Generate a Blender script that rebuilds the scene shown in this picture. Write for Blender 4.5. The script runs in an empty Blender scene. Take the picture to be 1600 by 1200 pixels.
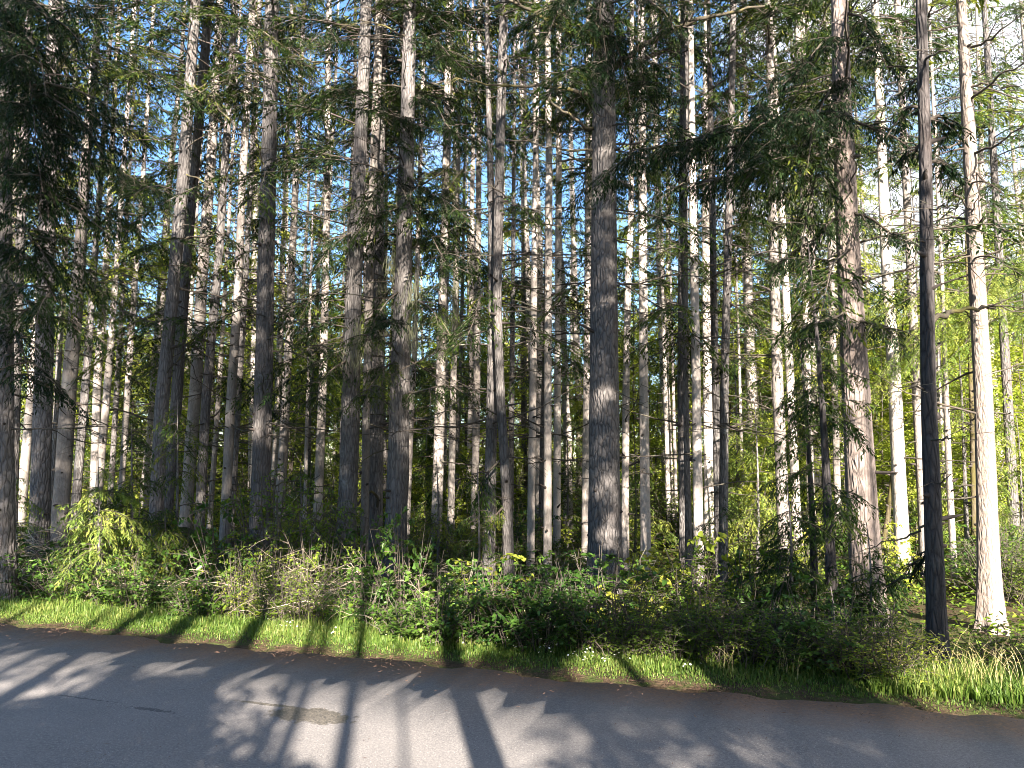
import bpy, math, random
import numpy as np
from mathutils import Vector, Matrix, Quaternion

# ------------------------------------------------------------------ camera, sky, sun, exposure
sc = bpy.context.scene
C = sc.collection
PI = math.pi
F = 1209.0                       # focal length in pixels of the 1600 px wide photograph
PITCH = math.radians(5.85)
CAMZ = 1.6
cam_d = bpy.data.cameras.new('camera')
cam = bpy.data.objects.new('camera', cam_d)
C.objects.link(cam)
cam_d.sensor_width = 36.0
cam_d.lens = 36.0 * F / 1600.0
cam_d.clip_start = 0.05
cam_d.clip_end = 2000
cam.location = (0, 0, CAMZ)
cam.rotation_euler = (PI / 2 + PITCH, 0, 0)
sc.camera = cam

SUN_EL = math.radians(22)
SUN_AZ = math.radians(-9)        # direction the light travels, from +Y towards +X
SDIR = np.array([math.sin(SUN_AZ) * math.cos(SUN_EL), math.cos(SUN_AZ) * math.cos(SUN_EL), -math.sin(SUN_EL)])
sun_d = bpy.data.lights.new('sun', 'SUN')
sun_d.energy = 5.0
sun_d.angle = math.radians(0.5)
sun_d.color = (1.0, 0.88, 0.74)
sun = bpy.data.objects.new('sun', sun_d)
C.objects.link(sun)
sun.location = (8, -30, 25)
sun.rotation_euler = Vector(SDIR).to_track_quat('-Z', 'Y').to_euler()

world = bpy.data.worlds.new('World')
sc.world = world
world.use_nodes = True
wn, wl = world.node_tree.nodes, world.node_tree.links
wn.clear()
wo = wn.new('ShaderNodeOutputWorld')
wb = wn.new('ShaderNodeBackground')
wb.inputs['Strength'].default_value = 0.05
sky = wn.new('ShaderNodeTexSky')
sky.sky_type = 'NISHITA'
sky.sun_disc = False
sky.sun_elevation = SUN_EL
sky.sun_rotation = math.radians(171)
sky.air_density = 1.0
sky.dust_density = 0.3
sky.ozone_density = 3.0
# white clouds in the sky to the right and low down
wtc = wn.new('ShaderNodeTexCoord')
wmap = wn.new('ShaderNodeMapping')
wmap.inputs['Scale'].default_value = (1.6, 1.6, 3.2)
wnz = wn.new('ShaderNodeTexNoise')
wnz.inputs['Scale'].default_value = 2.2
wnz.inputs['Detail'].default_value = 8
wnz.inputs['Roughness'].default_value = 0.55
wsep = wn.new('ShaderNodeSeparateXYZ')
wl.new(wtc.outputs['Generated'], wmap.inputs['Vector'])
wl.new(wmap.outputs['Vector'], wnz.inputs['Vector'])
wl.new(wtc.outputs['Generated'], wsep.inputs['Vector'])
wadd = wn.new('ShaderNodeMath'); wadd.operation = 'MULTIPLY_ADD'
wadd.inputs[1].default_value = 0.42
wl.new(wsep.outputs['X'], wadd.inputs[0])
wl.new(wnz.outputs['Fac'], wadd.inputs[2])
wr = wn.new('ShaderNodeMapRange')
wr.inputs['From Min'].default_value = 0.60
wr.inputs['From Max'].default_value = 0.74
wl.new(wadd.outputs[0], wr.inputs['Value'])
wmix = wn.new('ShaderNodeMix'); wmix.data_type = 'RGBA'
wmix.inputs['B'].default_value = (4.2, 4.3, 4.6, 1)
wl.new(wr.outputs['Result'], wmix.inputs['Factor'])
whs = wn.new('ShaderNodeHueSaturation'); whs.inputs['Saturation'].default_value = 1.08
wl.new(sky.outputs['Color'], whs.inputs['Color'])
wl.new(whs.outputs['Color'], wmix.inputs['A'])
wl.new(wmix.outputs['Result'], wb.inputs['Color'])
wl.new(wb.outputs['Background'], wo.inputs['Surface'])

sc.view_settings.view_transform = 'Standard'
sc.view_settings.look = 'None'
sc.view_settings.exposure = 2.95
sc.view_settings.gamma = 1.0
try:
    sc.cycles.max_bounces = 6
    sc.cycles.diffuse_bounces = 3
    sc.cycles.transmission_bounces = 3
    sc.cycles.filter_width = 0.9
except Exception:
    pass

# ------------------------------------------------------------------ helpers: rays and ground
CT, ST = math.cos(PITCH), math.sin(PITCH)

def ray(u, v):
    a, b = (u - 800.0) / F, (600.0 - v) / F
    return np.array([a, CT - b * ST, ST + b * CT])

def at(u, v, d):
    """point in space seen at photo pixel (u, v) on the vertical plane Y = d"""
    r = ray(u, v)
    k = d / r[1]
    return np.array([r[0] * k, d, CAMZ + r[2] * k])

def on_ground(u, v, z=0.0):
    r = ray(u, v)
    k = (z - CAMZ) / r[2]
    return np.array([r[0] * k, r[1] * k])

def project(P):
    """world points (n,3) -> photo pixels"""
    P = np.asarray(P, float)
    x, y, z = P[:, 0], P[:, 1], P[:, 2] - CAMZ
    dep = y * CT + z * ST
    up = -y * ST + z * CT
    return 800 + F * x / dep, 600 - F * up / dep

# far edge of the road
E0, E1 = on_ground(0, 972), on_ground(1600, 1122)
EDIR = (E1 - E0) / np.linalg.norm(E1 - E0)
ENRM = np.array([-EDIR[1], EDIR[0]])          # towards the forest
if ENRM[1] < 0: ENRM = -ENRM

def sdist(x, y):
    """signed distance from the far road edge, positive into the forest"""
    return (x - E0[0]) * ENRM[0] + (y - E0[1]) * ENRM[1]

def edge_pt(t, s):
    p = E0 + EDIR * t + ENRM * s
    return p

def smooth(a, b, x):
    t = np.clip((x - a) / (b - a), 0, 1)
    return t * t * (3 - 2 * t)

def gz(x, y):
    s = sdist(x, y)
    z = -0.02 + 0.03 * smooth(0.0, 0.25, s) - 0.52 * smooth(0.35, 3.0, s)
    bump = 0.07 * np.sin(x * 0.9 + 1.3) * np.cos(y * 0.7 + x * 0.3) + 0.05 * np.sin(x * 2.1 - y * 1.7)
    z = z + bump * smooth(1.2, 4.0, s)
    z = z + 0.9 * smooth(22, 70, s)
    z = z - 0.06 * smooth(-5.6, -8, s)
    return z

# ------------------------------------------------------------------ helpers: objects
def link(o, parent=None):
    C.objects.link(o)
    if parent is not None:
        o.parent = parent
    return o

def tag(o, label=None, cat=None, group=None, kind=None):
    if label: o['label'] = label
    if cat: o['category'] = cat
    if group: o['group'] = group
    if kind: o['kind'] = kind
    return o

def thing(name, loc, label, cat, group=None):
    o = bpy.data.objects.new(name, None)
    o.empty_display_size = 0.2
    o.location = [float(q) for q in loc]
    link(o)
    return tag(o, label, cat, group)

class MB:
    """gathers quads / triangles for ONE mesh"""
    def __init__(self):
        self.v, self.f, self.m, self.t, self.n = [], [], [], [], 0
    def add(self, V, Fc, mat=0, tint=None):
        if len(V) == 0 or len(Fc) == 0: return
        V = np.asarray(V, float).reshape(-1, 3)
        Fc = np.asarray(Fc, int)
        if Fc.shape[1] == 3:
            Fc = np.concatenate([Fc, -np.ones((len(Fc), 1), int) - self.n], 1)
        self.v.append(V); self.f.append(Fc + self.n)
        self.m.append(np.full(len(Fc), mat))
        self.t.append(np.full(len(Fc), 0.5) if tint is None else np.broadcast_to(tint, (len(Fc),)))
        self.n += len(V)
    def arrays(self):
        return np.concatenate(self.v), np.concatenate(self.f), np.concatenate(self.m), np.concatenate(self.t)
    def mesh(self, name, mats, smooth_shade=False):
        V, Fq, M, T = self.arrays()
        return mesh_from(name, V, Fq, M, T, mats, smooth_shade)
    def build(self, name, mats, parent=None, smooth_shade=False):
        return link(bpy.data.objects.new(name, self.mesh(name, mats, smooth_shade)), parent)

def mesh_from(name, V, Fq, M, T, mats, smooth_shade=False):
    me = bpy.data.meshes.new(name)
    tri = Fq[:, 3] < 0
    cnt = np.where(tri, 3, 4)
    start = np.concatenate([[0], np.cumsum(cnt)[:-1]])
    flat = Fq.reshape(-1)
    flat = flat[flat >= 0]
    me.vertices.add(len(V)); me.loops.add(len(flat)); me.polygons.add(len(Fq))
    me.vertices.foreach_set('co', V.astype(np.float32).reshape(-1))
    me.loops.foreach_set('vertex_index', flat.astype(np.int32))
    me.polygons.foreach_set('loop_start', start.astype(np.int32))
    me.polygons.foreach_set('material_index', M.astype(np.int32))
    if smooth_shade:
        me.polygons.foreach_set('use_smooth', np.ones(len(Fq), bool))
    for m in mats: me.materials.append(m)
    a = me.attributes.new('tint', 'FLOAT', 'FACE')
    a.data.foreach_set('value', np.ascontiguousarray(T, dtype=np.float32))
    me.update(calc_edges=True)
    return me

def unit(a):
    n = np.linalg.norm(a, axis=-1, keepdims=True)
    return a / np.maximum(n, 1e-9)

UP = np.array([0, 0, 1.0])

def tube(P, R, k=5, ripple=None):
    """tube along points P with radii R"""
    P = np.asarray(P, float); R = np.broadcast_to(np.asarray(R, float), (len(P),))
    T = unit(np.gradient(P, axis=0))
    ref = np.array([1.0, 0, 0]) if abs(T[len(T)//2][2]) > 0.8 else UP
    A = unit(np.cross(T, ref)); B = np.cross(T, A)
    th = np.linspace(0, 2 * PI, k, endpoint=False)
    rr = R[:, None] * np.ones((1, k))
    if ripple is not None: rr = rr * ripple
    V = P[:, None, :] + rr[..., None] * (np.cos(th)[None, :, None] * A[:, None, :] + np.sin(th)[None, :, None] * B[:, None, :])
    n = len(P)
    i, j = np.meshgrid(np.arange(n - 1), np.arange(k), indexing='ij')
    j2 = (j + 1) % k
    Fq = np.stack([i * k + j, i * k + j2, (i + 1) * k + j2, (i + 1) * k + j], -1).reshape(-1, 4)
    return V.reshape(-1, 3), Fq

def blades(base, d, ln, wd, nrm):
    """long diamond shaped leaves"""
    d = unit(d)
    side = unit(np.cross(d, nrm))
    ln = np.asarray(ln)[:, None]; wd = np.asarray(wd)[:, None]
    m = base + d * ln * 0.45
    V = np.stack([base, m + side * wd * 0.5, base + d * ln, m - side * wd * 0.5], 1).reshape(-1, 3)
    n = len(base)
    return V, np.arange(4 * n).reshape(n, 4)

def leaves(base, d, ln, wd, nrm, fold=0.25):
    """ovate leaf folded along its midrib: 6 vertices, two quads"""
    d = unit(d); side = unit(np.cross(d, nrm)); up = np.cross(side, d)
    ln = np.asarray(ln)[:, None]; wd = np.asarray(wd)[:, None]
    tip = base + d * ln
    V = np.stack([base, base + d * ln * .35 + side * wd * .5 + up * wd * fold, base + d * ln * .75 + side * wd * .32 + up * wd * fold * .6, tip,
                  base + d * ln * .75 - side * wd * .32 + up * wd * fold * .6, base + d * ln * .35 - side * wd * .5 + up * wd * fold], 1).reshape(-1, 3)
    n = len(base); o = np.arange(n)[:, None] * 6
    Fq = np.concatenate([o + np.array([[0, 1, 2, 3]]), o + np.array([[0, 3, 4, 5]])], 0)
    return V, Fq

def along(P, s):
    """points and tangents at fractions s of polyline P"""
    P = np.asarray(P, float)
    seg = np.linalg.norm(np.diff(P, axis=0), axis=1)
    cum = np.concatenate([[0], np.cumsum(seg)]); L = cum[-1]
    q = np.stack([np.interp(s * L, cum, P[:, i]) for i in range(3)], -1)
    e = 0.02
    q1 = np.stack([np.interp(np.clip(s + e, 0, 1) * L, cum, P[:, i]) for i in range(3)], -1)
    q0 = np.stack([np.interp(np.clip(s - e, 0, 1) * L, cum, P[:, i]) for i in range(3)], -1)
    return q, unit(q1 - q0), L

NEAR = dict(spacing=.048, bs=.014, bl=.066, bw=.0125)
DENSE = dict(spacing=.036, bs=.012, bl=.070, bw=.015)
MID = dict(spacing=.060, bs=.020, bl=.095, bw=.022)
FAR = dict(spacing=.092, bs=.034, bl=.150, bw=.040)

def spray(mb, axis, rng, lod, wfac=.34, hang=.5, s0=.14, r0=.014, dens=1.0, tint0=.4, keep=None, woodk=4):
    """one conifer bough: tapered axis, side twigs and needle sprays"""
    axis = np.asarray(axis, float)
    n0 = len(axis)
    mb.add(*tube(axis, np.linspace(r0, r0 * .25, n0), woodk), 0)
    L = np.linalg.norm(np.diff(axis, axis=0), axis=1).sum()
    n = max(3, int(L / lod['spacing'] * dens))
    s = np.sort(rng.uniform(s0, 1, n)); s[-1] = 1
    pos, tan, _ = along(axis, s)
    lat = unit(np.cross(tan, UP))
    side = np.where(np.arange(n) % 2 == 0, 1., -1.)
    prof = np.clip((1 - s), 0, 1) ** .6 * (.35 + .65 * np.clip((s - s0) / .25, 0, 1)) + .10
    tl = (wfac * min(L, 2.6) * prof + .03) * rng.uniform(.45, 1.2, n)
    ang = rng.uniform(.6, 1.2, n)
    td = unit(np.cos(ang)[:, None] * tan + (np.sin(ang) * side)[:, None] * lat + UP * rng.uniform(-.25, .12, n)[:, None])
    nb = np.maximum(2, np.ceil(tl / lod['bs']).astype(int))
    ix = np.repeat(np.arange(n), nb)
    j = np.arange(len(ix)) - np.repeat(np.cumsum(nb) - nb, nb)
    t = (j + rng.uniform(.2, 1.0, len(ix))) / nb[ix]
    hg = hang * rng.uniform(.5, 1.4, n)[ix]
    p = pos[ix] + td[ix] * (tl[ix] * t)[:, None] - UP * (hg * tl[ix] * t ** 2)[:, None]
    tt = unit(td[ix] - UP * (2 * hg * t)[:, None])
    l2 = unit(np.cross(tt, UP + rng.normal(0, .25, (len(ix), 3))))
    bs = rng.choice([-1., 1.], len(ix)); ba = rng.uniform(.30, .95, len(ix))
    bd = np.cos(ba)[:, None] * tt + (np.sin(ba) * bs)[:, None] * l2 + rng.normal(0, .14, (len(ix), 3)) - UP * (.08 * hang)
    bl = lod['bl'] * rng.uniform(.55, 1.25, len(ix)); bw = lod['bw'] * rng.uniform(.7, 1.2, len(ix))
    nrm = UP + rng.normal(0, .35, (len(ix), 3))
    tint = np.clip(tint0 + rng.normal(0, .13, n)[ix] + .15 * t - .05 + rng.normal(0, .06, len(ix)), 0, 1)
    if keep is not None:
        k = keep(p)
        p, bd, bl, bw, nrm, tint = p[k], bd[k], bl[k], bw[k], nrm[k], tint[k]
    if len(p):
        mb.add(*blades(p, bd, bl, bw, nrm), 1, tint)
    # twig wood: a slim three-sided sliver for every side twig
    e = pos + td * (tl * .9)[:, None] - UP * (hang * tl * .8)[:, None]
    m = pos + td * (tl * .5)[:, None] - UP * (hang * tl * .25)[:, None]
    w = lod['bw'] * .14
    if keep is not None:
        kk = keep(pos) & keep(e)
        pos, m, e = pos[kk], m[kk], e[kk]; n = len(pos)
        if n == 0: return
    h = np.stack([pos + UP * w, pos - UP * w, m - UP * w * .7, m + UP * w * .7, e], 1)
    o = np.arange(n)[:, None]
    mb.add(h[:, :4].reshape(-1, 3), o * 4 + np.array([[0, 1, 2, 3]]), 0)
    mb.add(h[:, 2:].reshape(-1, 3), o * 3 + np.array([[1, 0, 2]]), 0)

def arc(p0, yaw, L, rise, droop, rng, n=7, wob=.05):
    s = np.linspace(0, 1, n)
    d = np.array([math.cos(yaw), math.sin(yaw), 0]); l = np.array([-d[1], d[0], 0])
    w = np.cumsum(rng.normal(0, wob * L / n, n)); w2 = np.cumsum(rng.normal(0, wob * .6 * L / n, n))
    w -= w[0]; w2 -= w2[0]
    return np.asarray(p0) + d * (s * L)[:, None] + l * w[:, None] + UP * (rise * s * L - droop * L * s ** 2 + w2)[:, None]

def dead_branch(mb, p0, yaw, L, rng, r0=.014, k=4, mat=0):
    """bare bowed branch with a few bare twigs"""
    a = arc(p0, yaw, L, rng.uniform(-.25, .35), rng.uniform(-.25, .45), rng, 8, .16)
    mb.add(*tube(a, np.linspace(r0, r0 * .22, 8), k), mat)
    n = rng.integers(3, 9)
    s = rng.uniform(.25, .98, n)
    q, t, _ = along(a, s)
    for i in range(n):
        y = math.atan2(t[i, 1], t[i, 0]) + rng.choice([-1, 1]) * rng.uniform(.5, 1.2)
        b = arc(q[i], y, L * rng.uniform(.1, .38), rng.uniform(-.5, .3), rng.uniform(-.2, .4), rng, 4, .2)
        mb.add(*tube(b, np.linspace(r0 * .4, r0 * .12, 4), 3), mat)

# ------------------------------------------------------------------ materials
def new_mat(name):
    m = bpy.data.materials.new(name)
    m.use_nodes = True
    nt = m.node_tree
    nt.nodes.clear()
    out = nt.nodes.new('ShaderNodeOutputMaterial')
    return m, nt, out

def N(nt, t, **kw):
    n = nt.nodes.new(t)
    for k, v in kw.items():
        if k in n.inputs.keys(): n.inputs[k].default_value = v
        else: setattr(n, k, v)
    return n

def ramp(nt, fac, stops):
    r = nt.nodes.new('ShaderNodeValToRGB')
    e = r.color_ramp.elements
    while len(e) < len(stops): e.new(0.5)
    for el, (p, c) in zip(e, stops):
        el.position = p; el.color = (*c, 1) if len(c) == 3 else c
    nt.links.new(fac, r.inputs['Fac'])
    return r.outputs['Color']

def mixc(nt, fac, a, b):
    m = nt.nodes.new('ShaderNodeMix'); m.data_type = 'RGBA'
    for sock, val in (('Factor', fac), ('A', a), ('B', b)):
        if hasattr(val, 'is_output'): nt.links.new(val, m.inputs[sock])
        elif isinstance(val, (int, float)): m.inputs[sock].default_value = val
        else: m.inputs[sock].default_value = (*val, 1)
    return m.outputs['Result']

def noise(nt, vec, scale, detail=4, rough=.55, dist=0):
    n = N(nt, 'ShaderNodeTexNoise')
    n.inputs['Scale'].default_value = scale; n.inputs['Detail'].default_value = detail
    n.inputs['Roughness'].default_value = rough; n.inputs['Distortion'].default_value = dist
    if vec is not None: nt.links.new(vec, n.inputs['Vector'])
    return n.outputs['Fac']

def mapping(nt, vec, scale):
    m = N(nt, 'ShaderNodeMapping'); m.inputs['Scale'].default_value = scale
    nt.links.new(vec, m.inputs['Vector'])
    return m.outputs['Vector']

def maprange(nt, v, a, b, lo=0., hi=1.):
    m = N(nt, 'ShaderNodeMapRange')
    m.inputs['From Min'].default_value = a; m.inputs['From Max'].default_value = b
    m.inputs['To Min'].default_value = lo; m.inputs['To Max'].default_value = hi
    nt.links.new(v, m.inputs['Value'])
    return m.outputs['Result']

def bark_mat(name, dark, light, lichen, lich_lo=.56, furrow=1.0, zs=.16, scale=16, bump=.9, moss=None):
    m, nt, out = new_mat(name)
    L = nt.links
    geo = N(nt, 'ShaderNodeNewGeometry')
    v = mapping(nt, geo.outputs['Position'], (1, 1, zs))
    f1 = noise(nt, v, scale, 6, .62, .6)
    v2 = mapping(nt, geo.outputs['Position'], (1, 1, zs * 1.6))
    vo = N(nt, 'ShaderNodeTexVoronoi', feature='DISTANCE_TO_EDGE')
    vo.inputs['Scale'].default_value = scale * .95
    L.new(v2, vo.inputs['Vector'])
    crack = maprange(nt, vo.outputs['Distance'], .0, .28)
    addm = N(nt, 'ShaderNodeMath', operation='MULTIPLY_ADD'); addm.inputs[1].default_value = .5 * furrow
    L.new(crack, addm.inputs[0]); L.new(f1, addm.inputs[2])
    h = addm.outputs[0]
    col = ramp(nt, h, [(.30, dark), (.85, light)])  # furrows darker: the bark's own tone plus some painted crevice shade
    fine = noise(nt, geo.outputs['Position'], 55, 3, .6)
    col = mixc(nt, maprange(nt, fine, .3, .75, 0, .28), col, tuple(c * 1.35 for c in light))
    # grey lichen and small dark marks
    big = noise(nt, geo.outputs['Position'], 3.1, 5, .65)
    col = mixc(nt, maprange(nt, big, lich_lo, lich_lo + .12, 0, .75), col, lichen)
    red = noise(nt, geo.outputs['Position'], 1.7, 3, .5)
    col = mixc(nt, maprange(nt, red, .55, .75, 0, .16), col, (.16, .11, .09))
    if moss:
        mz = noise(nt, geo.outputs['Position'], 4.5, 5, .7)
        col = mixc(nt, maprange(nt, mz, .42, .56, 0, .85), col, moss)
    oi = N(nt, 'ShaderNodeObjectInfo')
    hsv = N(nt, 'ShaderNodeHueSaturation')
    L.new(maprange(nt, oi.outputs['Random'], 0, 1, .78, 1.18), hsv.inputs['Value'])
    L.new(col, hsv.inputs['Color'])
    b = N(nt, 'ShaderNodeBump'); b.inputs['Strength'].default_value = bump; b.inputs['Distance'].default_value = .03
    L.new(h, b.inputs['Height'])
    p = N(nt, 'ShaderNodeBsdfPrincipled', Roughness=.92)
    p.inputs['Specular IOR Level'].default_value = .15
    L.new(hsv.outputs['Color'], p.inputs['Base Color']); L.new(b.outputs['Normal'], p.inputs['Normal'])
    L.new(p.outputs['BSDF'], out.inputs['Surface'])
    return m

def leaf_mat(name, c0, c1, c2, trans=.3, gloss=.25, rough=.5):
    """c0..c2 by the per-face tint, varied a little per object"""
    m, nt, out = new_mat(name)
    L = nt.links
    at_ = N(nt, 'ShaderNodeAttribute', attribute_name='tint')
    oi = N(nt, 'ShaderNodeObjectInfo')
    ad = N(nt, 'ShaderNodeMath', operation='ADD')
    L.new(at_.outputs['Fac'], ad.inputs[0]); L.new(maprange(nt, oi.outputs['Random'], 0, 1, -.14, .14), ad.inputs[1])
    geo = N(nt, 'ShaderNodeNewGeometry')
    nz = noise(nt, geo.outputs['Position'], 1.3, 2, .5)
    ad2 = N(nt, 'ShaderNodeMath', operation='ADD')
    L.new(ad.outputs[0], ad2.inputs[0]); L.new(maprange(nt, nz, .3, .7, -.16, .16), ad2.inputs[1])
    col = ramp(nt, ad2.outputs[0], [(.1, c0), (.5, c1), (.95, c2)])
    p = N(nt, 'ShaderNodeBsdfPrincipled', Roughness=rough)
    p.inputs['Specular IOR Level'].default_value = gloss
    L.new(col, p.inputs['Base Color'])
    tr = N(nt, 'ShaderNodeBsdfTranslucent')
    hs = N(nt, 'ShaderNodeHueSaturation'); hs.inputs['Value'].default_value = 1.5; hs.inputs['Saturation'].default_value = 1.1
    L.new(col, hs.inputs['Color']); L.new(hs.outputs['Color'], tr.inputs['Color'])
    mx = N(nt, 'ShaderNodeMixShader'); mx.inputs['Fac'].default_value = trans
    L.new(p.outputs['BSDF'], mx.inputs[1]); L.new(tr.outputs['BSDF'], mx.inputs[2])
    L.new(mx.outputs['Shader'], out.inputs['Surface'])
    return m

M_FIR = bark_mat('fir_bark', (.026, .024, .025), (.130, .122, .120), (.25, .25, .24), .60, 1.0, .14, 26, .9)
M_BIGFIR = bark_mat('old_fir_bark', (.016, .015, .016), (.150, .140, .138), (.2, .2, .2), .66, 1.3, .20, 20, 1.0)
M_PALE_LIT = bark_mat('sunlit_pale_bark', (.20, .18, .165), (.37, .335, .31), (.42, .40, .38), .56, .4, .22, 26, .4)  # pale bark lightened, sunlight on the stems put into the colour
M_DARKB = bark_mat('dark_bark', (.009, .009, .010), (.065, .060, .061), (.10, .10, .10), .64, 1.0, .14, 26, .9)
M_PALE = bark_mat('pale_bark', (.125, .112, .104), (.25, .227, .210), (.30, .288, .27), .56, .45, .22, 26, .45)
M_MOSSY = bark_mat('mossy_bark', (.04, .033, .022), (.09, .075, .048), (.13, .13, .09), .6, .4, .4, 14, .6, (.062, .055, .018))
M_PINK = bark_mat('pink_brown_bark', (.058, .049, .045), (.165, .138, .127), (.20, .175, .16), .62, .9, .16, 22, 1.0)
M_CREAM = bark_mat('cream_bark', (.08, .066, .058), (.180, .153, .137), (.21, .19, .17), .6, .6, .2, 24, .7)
M_TWIG = bark_mat('twig_bark', (.028, .024, .020), (.09, .078, .066), (.16, .16, .12), .55, .2, 1, 20, .3)
M_DRY = bark_mat('dry_twig_bark', (.20, .16, .11), (.42, .36, .28), (.46, .44, .36), .5, .2, 1, 20, .3)
M_STRAW = bark_mat('straw', (.16, .15, .06), (.30, .27, .13), (.3, .28, .18), .5, .2, 1, 20, .1)
M_LIMB = bark_mat('mossy_limb_bark', (.025, .022, .018), (.09, .08, .06), (.13, .12, .04), .5, .3, 1, 18, .5)
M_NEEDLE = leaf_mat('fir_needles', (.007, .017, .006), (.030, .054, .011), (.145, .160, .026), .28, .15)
M_NEEDLE_SHADED = leaf_mat('shaded_fir_needles', (.006, .016, .006), (.020, .038, .010), (.060, .078, .018), .25, .12)  # fir needles darkened, shade on the near boughs put into the colour
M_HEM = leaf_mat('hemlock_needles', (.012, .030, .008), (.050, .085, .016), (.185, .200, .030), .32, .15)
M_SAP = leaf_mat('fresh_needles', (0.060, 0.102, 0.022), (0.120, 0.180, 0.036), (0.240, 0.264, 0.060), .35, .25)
M_FARG = leaf_mat('sunny_far_needles', (0.061, 0.095, 0.014), (0.155, 0.196, 0.027), (0.338, 0.351, 0.061), .35, .1)  # brighter than the near needles, sunlight put into the colour
M_BROAD = leaf_mat('maple_leaves', (0.091, 0.137, 0.018), (0.195, 0.247, 0.034), (0.351, 0.364, 0.065), .42, .15)
M_SALAL = leaf_mat('salal_leaves', (.016, .048, .009), (.055, .115, .018), (.13, .20, .032), .28, .3, .42)
M_HUCK = leaf_mat('huckleberry_leaves', (0.050, 0.094, 0.013), (0.106, 0.163, 0.020), (0.225, 0.250, 0.037), .35, .15)
M_GRASS = leaf_mat('grass_blades', (.040, .082, .014), (.090, .150, .026), (.21, .23, .07), .38, .25)

def lichen_mat():
    m, nt, out = new_mat('beard_lichen')
    d = N(nt, 'ShaderNodeBsdfDiffuse'); d.inputs['Color'].default_value = (.125, .13, .085, 1)
    nt.links.new(d.outputs['BSDF'], out.inputs['Surface'])
    return m
M_LICH = lichen_mat()

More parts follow.
